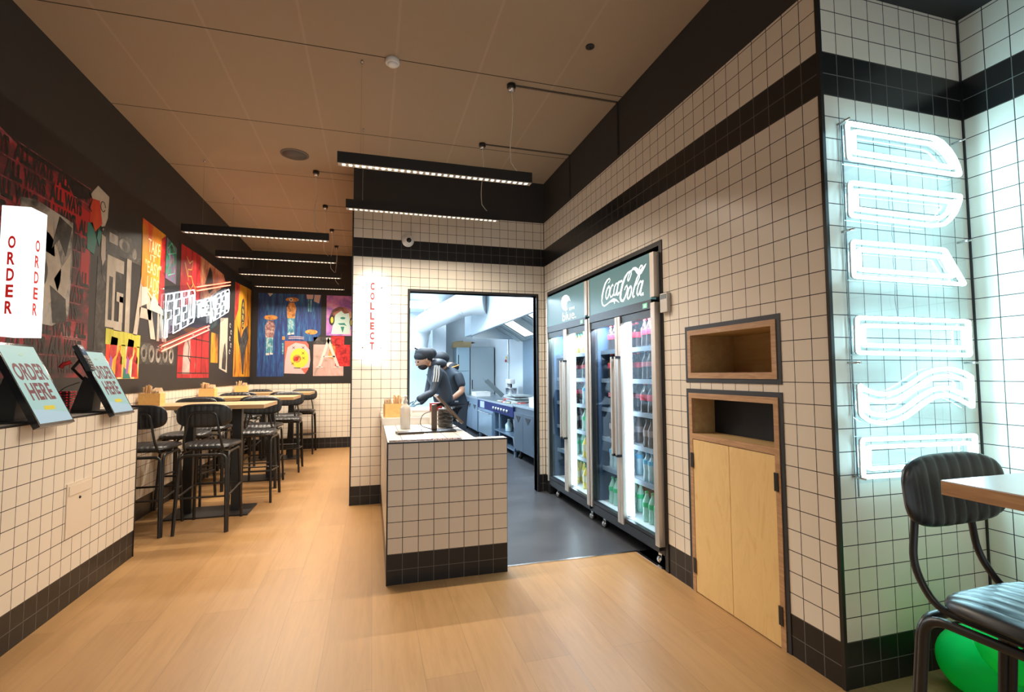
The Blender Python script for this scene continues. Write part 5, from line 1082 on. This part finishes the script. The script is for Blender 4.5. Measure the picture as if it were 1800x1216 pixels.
Bq(MB().box((2.22, 7.66, 0), (2.25, 7.69, .64)).box((2.22, 8.62, .0), (2.25, 8.66, .64)).box((2.22, 9.0, 0), (2.25, 9.04, .64)).box((2.9, 7.66, 0), (2.93, 7.69, .64)).box((2.23, 10.33, 0), (2.27, 10.37, .12)).box((2.9, 10.33, 0), (2.93, 10.37, .12)), 'leg', ss)
wp = mat('bucket_white', (.72, .73, .74), .4)
def pail(x, y, z, r0, r1, h, label, m=wp, name='bucket', cat='bucket'):
    r = thing(name, label, cat, (x, y, z)); MB().lathe([(r0, 0), (r1, h), (r1-.006, h), (r0-.006, .01)], (0, 0, 0), 22).build('pail', m, r)
    MB().lathe([(r1, h-.012), (r1+.006, h-.010), (r1+.006, h), (r1, h)], (0, 0, 0), 22).build('rim', m, r); return r
pail(2.40, 7.93, .32, .095, .12, .26, 'white bucket on the upper open shelf under the range')
pail(2.40, 7.95, .11, .10, .12, .16, 'low white bucket on the bottom shelf under the range')
r = thing('detergent_bottle', 'pale blue plastic jug on the open shelf under the range', 'bottle', (2.36, 8.50, .32))
MB().lathe([(.055, 0), (.062, .01), (.062, .12), (.025, .17), (.022, .19)], (0, 0, 0), 18).build('jug', mat('pale_jug', (.50, .68, .74), .3), r); MB().lathe([(.026, .19), (.026, .215)], (0, 0, 0), 14).build('cap', wp, r)
# tall fridge and steel cupboard at the back
def tall(x0, x1, y0, z, name, label, cat, m, split=None):
    r = thing(name, label, cat, ((x0+x1)/2, y0+.32, 0)); L0 = Vector(r.location); Bq = lambda mb, n, m_, p=r: loc(mb, L0).build(n, m_, p)
    Bq(MB().box((x0, y0+.03, .10), (x1, y0+.65, z)), 'cabinet', m)
    for a, b in ((.12, z-.62), (z-.60, z-.03)) if split else ((.12, z-.02),):
        d = Bq(MB().box((x0+.008, y0, a), (x1-.008, y0+.028, b), .004), 'door', m); Bq(MB().box((x0+.03, y0-.03, (a+b)/2-.12), (x0+.05, y0-.001, (a+b)/2+.12), .004), 'handle', M['steel_black'], d)
    mb = MB()
    for x in (x0+.06, x1-.06):
        for y in (y0+.08, y0+.6): mb.lathe([(.02, 0), (.02, .10)], (x, y, 0), 10)
    Bq(mb, 'leg', M['steel_black']); return r
tall(2.10, 2.44, 12.52, 2.03, 'upright_freezer', 'narrow two door stainless freezer standing behind the staff', 'freezer', mat('freezer_steel', (.42, .54, .60), .32, .6), True)
tall(2.46, 3.09, 12.52, 2.05, 'steel_cupboard', 'wide stainless cupboard at the back wall, right of the narrow freezer', 'cupboard', mat('cupboard_steel', (.42, .47, .49), .36, .7))
r = thing('cardboard_carton', 'open brown cardboard carton on top of the narrow freezer', 'carton', (2.27, 12.82, 2.031)); cb = mat('cardboard', (.42, .30, .15), .8)
MB().box((-.22, -.24, 0), (.22, .2, .006)).box((-.22, -.24, .006), (-.214, .2, .15)).box((.214, -.24, .006), (.22, .2, .15)).box((-.214, -.24, .006), (.214, -.234, .15)).box((-.214, .194, .006), (.214, .2, .15)).build('box', cb, r)
MB().add([(-.22, -.24, .15), (.0, -.24, .15), (.0, -.34, .17), (-.22, -.34, .15)], [(0, 1, 2, 3)]).add([(.22, -.24, .15), (.22, .2, .15), (.34, .2, .13), (.34, -.24, .13)], [(0, 1, 2, 3)]).build('flap', cb, r)
# things on the line
tray(2.25, 2.62, 6.45, 6.98, .856, .985, 'food_tub', 'white plastic tub on the dark chiller just inside the doorway', M['white'])
tray(2.28, 2.62, 11.0, 11.5, .836, .93, 'food_tub', 'white plastic tub on the far stainless cabinet', M['white'])
mx = thing('fryer_basket', 'stack of grey wire fryer baskets on the range', 'basket', (2.55, 8.5, .836))
for k in range(3): MB().box((-.16, -.30, .01+k*.045), (.16, .30, .04+k*.045), .01).build('basket_rim', mat('wire_grey', (.42, .46, .45), .4, .6) if k == 0 else bpy.data.materials['wire_grey'], mx)
MB().tube([(-.14, -.25, .10), (-.30, -.55, .14)], .008, 6).tube([(-.02, -.25, .06), (-.15, -.55, .09)], .008, 6).build('basket_handle', M['chrome'], mx)
r = thing('stainless_pan', 'grey steel pan propped up at an angle on the range', 'pan', (2.45, 10.1, .836))
MB().obox(Matrix.Translation((0, 0, .215)) @ Matrix.Rotation(.75, 4, 'Y') @ Matrix.Rotation(.2, 4, 'X'), .24, .20, .012).build('pan_base', mat('pan_grey', (.20, .24, .25), .35, .7), r)
MB().obox(Matrix.Translation((.0, -.2, .215)) @ Matrix.Rotation(.75, 4, 'Y') @ Matrix.Rotation(.2, 4, 'X'), .24, .012, .04).build('pan_side', bpy.data.materials['pan_grey'], r)
r = thing('stand_mixer', 'white and chrome stand mixer with a steel bowl on the cooking line', 'mixer', (2.86, 10.15, .836))
MB().lathe([(.07, .05), (.11, .08), (.12, .20), (.125, .20), (.125, .21)], (0, -.05, 0), 22).build('bowl', M['chrome'], r)
MB().box((-.10, -.16, 0), (.10, .2, .04), .01).box((-.05, .10, .04), (.05, .19, .30), .012).box((-.06, -.16, .29), (.06, .19, .40), .03).build('mixer_body', wp, r)
MB().lathe([(.02, .21), (.02, .29)], (0, -.05, 0), 12).build('beater_shaft', M['steel_black'], r)
q = random.Random(3)
for k in range(9):
    x, y = 2.32+q.random()*.35, 7.8+k*.17+q.random()*.05; sz = (.10+q.random()*.06, .08+q.random()*.06, .012+q.random()*.02)
    c3 = ((.55, .12, .10), (.62, .64, .60), (.60, .58, .40), (.55, .60, .62))[k % 4]
    if abs(y-8.5) < .34: x = 2.26
    if abs(y-8.5) < .34: sz = (.08, .07, .02)
    o = MB().box((-sz[0]/2, -sz[1]/2, 0), (sz[0]/2, sz[1]/2, sz[2]), .006).build('food_packet', mat(f'packet_{k}', c3, .5)); o.location = (x, y, .8362); o.rotation_euler = (0, 0, q.random()*3)
    tag(o, f'small {("red", "white", "yellowish", "pale blue")[k % 4]} food packet lying on the range worktop', 'packet', f'{("red", "white", "yellowish", "pale blue")[k % 4]} packets on the range')
r = thing('isolator_switch', 'red and yellow emergency stop switch with a white box on the kitchen wall', 'switch', (KX, 11.2, 1.6))
MB().box((-.06, -.07, 0), (0, .07, .20), .006).build('switch_box', wp, r); MB().lathe([(.03, 0), (.035, -.03)], (-.06, 0, .05), 14, 'x').build('red_button', rd, r)
MB().box((-.064, -.06, .10), (-.06, .06, .15)).build('yellow_plate', yel, r); MB().tube([(-.02, 0, .20), (-.02, 0, .75)], .018, 8).tube([(-.02, 0, 0), (-.02, 0, -.6)], .012, 8).build('conduit', M['chrome'], r)
# ================================================================== kitchen staff
def skin_fig(name, nodes, edges, m, parent, L, root=0, sub=2):
    """one continuous limb-and-trunk surface grown round a skeleton: nodes = [(x,y,z,rx,ry)]"""
    me = bpy.data.meshes.new(name); me.from_pydata([tuple(Vector(n[:3])-L) for n in nodes], edges, []); o = bpy.data.objects.new(name, me); COL.objects.link(o)
    me.materials.append(m); o.parent = parent
    sk = o.modifiers.new('skin', 'SKIN'); sk.use_smooth_shade = True; sk.branch_smoothing = .4
    for v, n in zip(me.skin_vertices[0].data, nodes): v.radius = (n[3], n[4] if len(n) > 4 else n[3])
    me.skin_vertices[0].data[root].use_root = True
    sb = o.modifiers.new('sub', 'SUBSURF'); sb.levels = sb.render_levels = sub
    dg = bpy.context.evaluated_depsgraph_get(); me2 = bpy.data.meshes.new_from_object(o.evaluated_get(dg)); o.modifiers.clear(); o.data = me2; me2.name = name
    for p in me2.polygons: p.use_smooth = True
    return o
skin1 = mat('skin_warm', (.40, .21, .13), .5); cloth = mat('jacket_black', (.022, .028, .040), .55); navy = mat('apron_navy', (.020, .034, .055), .7); glove = mat('glove_blue', (.16, .24, .28), .4)
hat = mat('hat_black', (.012, .014, .018), .7); beard = mat('beard_black', (.02, .014, .012), .8); trous = mat('trousers_black', (.015, .016, .02), .7); shoe = mat('shoe_black', (.01, .01, .01), .4)
def hand(mb_name, w, d, m, parent, L, palm_up=Vector((0, 0, 1)), side=1):
    """palm and five bent fingers; w wrist, d pointing direction"""
    w, d = Vector(w), Vector(d).normalized(); s = d.cross(palm_up).normalized()*side; n_ = s.cross(d).normalized()*side
    nodes = [(*w, .024, .02), (*(w+d*.05), .030, .016), (*(w+d*.085), .034, .014)]; edges = [(0, 1), (1, 2)]
    for k, (off, ln) in enumerate(((-.030, .058), (-.010, .070), (.011, .066), (.030, .052))):
        b = w+d*.09+s*off; i = len(nodes); nodes += [(*b, .0095, .0095), (*(b+d*ln*.5-n_*.010), .009, .009), (*(b+d*ln*.8-n_*.030), .0085, .0085), (*(b+d*ln*.85-n_*.048), .007, .007)]; edges += [(2, i), (i, i+1), (i+1, i+2), (i+2, i+3)]
    i = len(nodes); b = w+d*.035-s*.034; nodes += [(*b, .012, .012), (*(b+d*.03-s*.02-n_*.01), .010, .010), (*(b+d*.055-s*.022-n_*.022), .008, .008)]; edges += [(1, i), (i, i+1), (i+1, i+2)]
    return skin_fig(mb_name, nodes, edges, m, parent, L, 0, 1)
def head(parent, L, c, face, m_skin, up_=Vector((0, 0, 1)), with_beard=False):
    """head with jaw, nose, ears, eyes and mouth; c centre, face = looking direction"""
    f = Vector(face).normalized(); s = f.cross(up_).normalized(); u = s.cross(f).normalized(); c = Vector(c)
    bm = bmesh.new(); bmesh.ops.create_uvsphere(bm, u_segments=24, v_segments=16, radius=1)
    for v in bm.verts:
        x, y, z = v.co; w_ = .078*(1-.20*max(0, -z)); ln = .098*(1-.10*max(0, -z)); h = .118
        fx = y*ln
        if y > .75 and abs(x) < .3: fx += .014*max(0, 1-abs(z+.12)*3.2)          # nose
        if y > .6 and -.85 < z < -.45: fx += .008
        v.co = c+s*(x*w_)+f*fx+u*(z*h)
    mb = MB(); mb._bm(bm, True)
    for k in (-1, 1): mb.sphere(tuple(c+s*k*.078-f*.005-u*.01), .022, 10, 8, (.5, .8, 1.25))
    mb.sphere(tuple(c+f*.108-u*.018), .014, 8, 6, (1, 1, 1.1))
    loc(mb, L); o = mb.build('head', m_skin, parent)
    e = MB()
    for k in (-1, 1): e.sphere(tuple(c+s*k*.031+f*.088+u*.012), .011, 8, 6)
    e.sphere(tuple(c+f*.094-u*.056), .016, 8, 6, (1.2, 1.2, .35)); loc(e, L).build('eyes_and_mouth', beard, o)
    if with_beard:
        b = MB(); b.sphere(tuple(c+f*.045-u*.072), .058, 16, 10, (1.02, 1.0, .80)); loc(b, L).build('beard', beard, o)
    return o
# person 1: leaning forward over the counter, turban, black striped jacket
def person(base, label): return thing('person', label, 'person', base, 0, None)
L1 = Vector((.86, 6.2, 0)); p1 = person(L1, 'person in black turban and jacket with white shoulder stripes, leaning over the counter')
D = lambda *a: a
nodes = [D(.885, 6.22, .92, .15, .13), D(.865, 6.21, 1.08, .145, .125), D(.83, 6.20, 1.24, .155, .135), D(.775, 6.19, 1.38, .125, .11), D(.715, 6.18, 1.455, .062, .062),
         D(.78, 6.03, 1.375, .078, .075), D(.735, 5.95, 1.24, .058, .058), D(.695, 5.88, 1.12, .050, .050), D(.595, 5.82, 1.085, .045, .042), D(.505, 5.77, 1.045, .036, .034),
         D(.78, 6.36, 1.375, .078, .075), D(.73, 6.42, 1.24, .058, .056), D(.69, 6.36, 1.08, .050, .048), D(.62, 6.22, 1.02, .042, .040), D(.575, 6.12, .99, .035, .033)]
edges = [(0, 1), (1, 2), (2, 3), (3, 4), (3, 5), (5, 6), (6, 7), (7, 8), (8, 9), (3, 10), (10, 11), (11, 12), (12, 13), (13, 14)]
body = skin_fig('jacket', nodes, edges, cloth, p1, L1)
head(p1, L1, (.612, 6.16, 1.525), (-.80, -.30, -.48), skin1, with_beard=True)
skin_fig('neck', [D(.72, 6.18, 1.44, .055, .055), D(.655, 6.17, 1.50, .052, .052)], [(0, 1)], skin1, p1, L1, 0, 1)
mb = MB(); fdir = Vector((-.80, -.30, -.48)).normalized(); hc = Vector((.630, 6.17, 1.585))
mb.sphere(tuple(hc), .112, 24, 14, (1.12, 1.02, .80)); mb.sphere((.690, 6.19, 1.600), .085, 18, 12, (1.1, 1, .85)); mb.sphere((.585, 6.15, 1.560), .095, 18, 12, (.92, .98, .70))
tur = loc(mb, L1).build('turban', hat, p1)
mb = MB()
for k in range(4): mb.tube([tuple(hc+Vector(((-.118+.01*k)*cos(a), .108*sin(a), .052-.030*k+.025*cos(a)))) for a in [pi*j/12-.2 for j in range(14)]], .010, 6)
loc(mb, L1).build('turban_fold', hat, tur)
mb = MB(); mb.sphere((.800, 6.20, 1.475), .10, 18, 12, (1.15, 1.05, .62)); hood = loc(mb, L1).build('jacket_hood', cloth, p1)
mb = MB()
for k in range(3):
    o_ = -.028+k*.028; mb.tube([(.760+o_, 6.02-.078, 1.445), (.753+o_, 5.945, 1.395), (.745+o_, 5.897, 1.33), (.732+o_, 5.893, 1.25)], .0085, 6)
loc(mb, L1).build('shoulder_stripes', wht, body)
hand('hand', (.500, 5.765, 1.043), (-.85, -.3, -.25), glove, p1, L1); hand('hand', (.572, 6.115, .988), (-.75, -.5, -.15), glove, p1, L1, side=-1)
lg = [D(.885, 6.22, .93, .15, .125), D(.89, 6.13, .84, .088, .088), D(.87, 6.12, .47, .060, .060), D(.90, 6.12, .10, .045, .045), D(.89, 6.31, .84, .088, .088), D(.91, 6.32, .47, .060, .060), D(.96, 6.33, .10, .045, .045)]
skin_fig('trousers', lg, [(0, 1), (1, 2), (2, 3), (0, 4), (4, 5), (5, 6)], trous, p1, L1, 0, 1)
mb = MB()
for x, y in ((.86, 6.12), (.92, 6.33)): mb.sphere((x, y, .045), .06, 14, 8, (2.1, .85, .75))
loc(mb, L1).build('shoes', shoe, p1)
# person 2: behind, dark polo and apron, looking down to the left
L2 = Vector((1.06, 6.75, 0)); p2 = person(L2, 'person in dark polo, navy apron and gloves behind the turbaned colleague')
nodes = [D(1.085, 6.76, .95, .155, .125), D(1.07, 6.75, 1.10, .150, .12), D(1.05, 6.74, 1.25, .165, .125), D(1.015, 6.73, 1.37, .125, .10), D(.965, 6.72, 1.42, .06, .06),
         D(1.12, 6.60, 1.35, .075, .07), D(1.155, 6.55, 1.22, .062, .06), D(1.165, 6.53, 1.16, .058, .056), D(.98, 6.86, 1.34, .07, .07), D(.93, 6.88, 1.2, .058, .055)]
edges = [(0, 1), (1, 2), (2, 3), (3, 4), (3, 5), (5, 6), (6, 7), (3, 8), (8, 9)]
skin_fig('polo_shirt', nodes, edges, mat('polo_dark', (.022, .034, .050), .7), p2, L2)
skin_fig('forearm', [D(1.165, 6.54, 1.19, .047, .045), D(1.165, 6.52, 1.115, .047, .045), D(1.085, 6.49, 1.06, .040, .038), D(1.0, 6.48, 1.00, .030, .028)], [(0, 1), (1, 2), (2, 3)], skin1, p2, L2, 0, 2)
skin_fig('forearm', [D(.93, 6.88, 1.22, .045, .043), D(.91, 6.82, 1.08, .040, .038), D(.90, 6.62, .98, .030, .028)], [(0, 1), (1, 2)], skin1, p2, L2, 0, 2)
hand('hand', (1.0, 6.48, 1.0), (-.9, -.05, -.42), glove, p2, L2); hand('hand', (.90, 6.62, .98), (-.5, -.8, -.2), glove, p2, L2, side=-1)
skin_fig('neck', [D(.985, 6.725, 1.40, .058, .056), D(.925, 6.715, 1.475, .055, .053)], [(0, 1)], skin1, p2, L2, 0, 1)
head(p2, L2, (.888, 6.70, 1.515), (-.82, -.15, -.55), skin1)
mb = MB(); mb.sphere((.905, 6.705, 1.560), .110, 24, 14, (1.08, 1.0, .82)); loc(mb, L2).build('cap', hat, p2)
mb = MB(); mb.prism([(.93, .42), (1.20, .42), (1.235, .95), (1.19, 1.12), (.98, 1.12), (.93, .95)], lambda u, v, w: (u+.02*sin(v*9), w+.02*cos((u-1.07)*9), v), 6.585, 6.60)
mb.prism([(1.20, .44), (1.235, .95), (1.19, 1.10), (1.21, 1.10), (1.26, .95), (1.225, .44)], lambda u, v, w: (u, w, v), 6.60, 6.86)
ap = loc(mb, L2).build('apron', navy, p2)
loc(MB().box((1.075, 6.575, .965), (1.125, 6.583, .985)), L2).build('apron_tag', wht, ap)
lg = [D(1.085, 6.76, .96, .155, .12), D(1.09, 6.67, .86, .095, .095), D(1.12, 6.67, .48, .070, .068), D(1.14, 6.68, .10, .048, .048), D(1.08, 6.86, .86, .095, .095), D(1.07, 6.87, .48, .068, .066), D(1.09, 6.88, .10, .048, .048)]
skin_fig('trousers', lg, [(0, 1), (1, 2), (2, 3), (0, 4), (4, 5), (5, 6)], trous, p2, L2, 0, 1)
mb = MB()
for x, y in ((1.10, 6.68), (1.05, 6.88)): mb.sphere((x, y, .045), .06, 14, 8, (2.1, .85, .75))
loc(mb, L2).build('shoes', shoe, p2)
# person 3: only the cap and a shoulder show
L3 = Vector((1.27, 7.7, 0)); p3 = person(L3, 'person in black cap with an orange edge, mostly hidden behind two colleagues')
skin_fig('shirt', [D(1.31, 7.72, .92, .15, .12), D(1.29, 7.71, 1.12, .15, .12), D(1.26, 7.70, 1.26, .12, .10), D(1.235, 7.69, 1.33, .055, .055), D(1.30, 7.56, 1.22, .065, .062), D(1.25, 7.50, 1.02, .05, .05), D(1.16, 7.48, .98, .036, .034), D(1.28, 7.86, 1.22, .065, .062), D(1.22, 7.90, 1.04, .05, .05), D(1.12, 7.84, .98, .036, .034)], [(0, 1), (1, 2), (2, 3), (2, 4), (4, 5), (5, 6), (2, 7), (7, 8), (8, 9)], cloth, p3, L3)
hand('hand', (1.16, 7.48, .98), (-.9, 0, -.2), glove, p3, L3); hand('hand', (1.12, 7.84, .98), (-.9, -.1, -.2), glove, p3, L3, side=-1)
head(p3, L3, (1.205, 7.67, 1.415), (-.85, -.1, -.5), skin1)
mb = MB(); mb.sphere((1.218, 7.675, 1.448), .10, 20, 12, (1.05, 1.0, .74)); cp3 = loc(mb, L3).build('cap', hat, p3)
mb = MB(); mb.tube([(1.218+.102*cos(a), 7.675+.098*sin(a), 1.452+.03*cos(a)) for a in [2*pi*j/20 for j in range(20)]], .010, 6, closed=True); loc(mb, L3).build('cap_band', mat('orange_band', (.50, .25, .06), .6), cp3)
lg = [D(1.31, 7.72, .93, .15, .12), D(1.31, 7.63, .84, .09, .09), D(1.32, 7.63, .46, .06, .06), D(1.34, 7.63, .10, .045, .045), D(1.31, 7.82, .84, .09, .09), D(1.33, 7.83, .46, .06, .06), D(1.35, 7.83, .10, .045, .045)]
skin_fig('trousers', lg, [(0, 1), (1, 2), (2, 3), (0, 4), (4, 5), (5, 6)], trous, p3, L3, 0, 1)
mb = MB()
for y in (7.63, 7.83): mb.sphere((1.30, y, .045), .06, 14, 8, (2.1, .85, .75))
loc(mb, L3).build('shoes', shoe, p3)
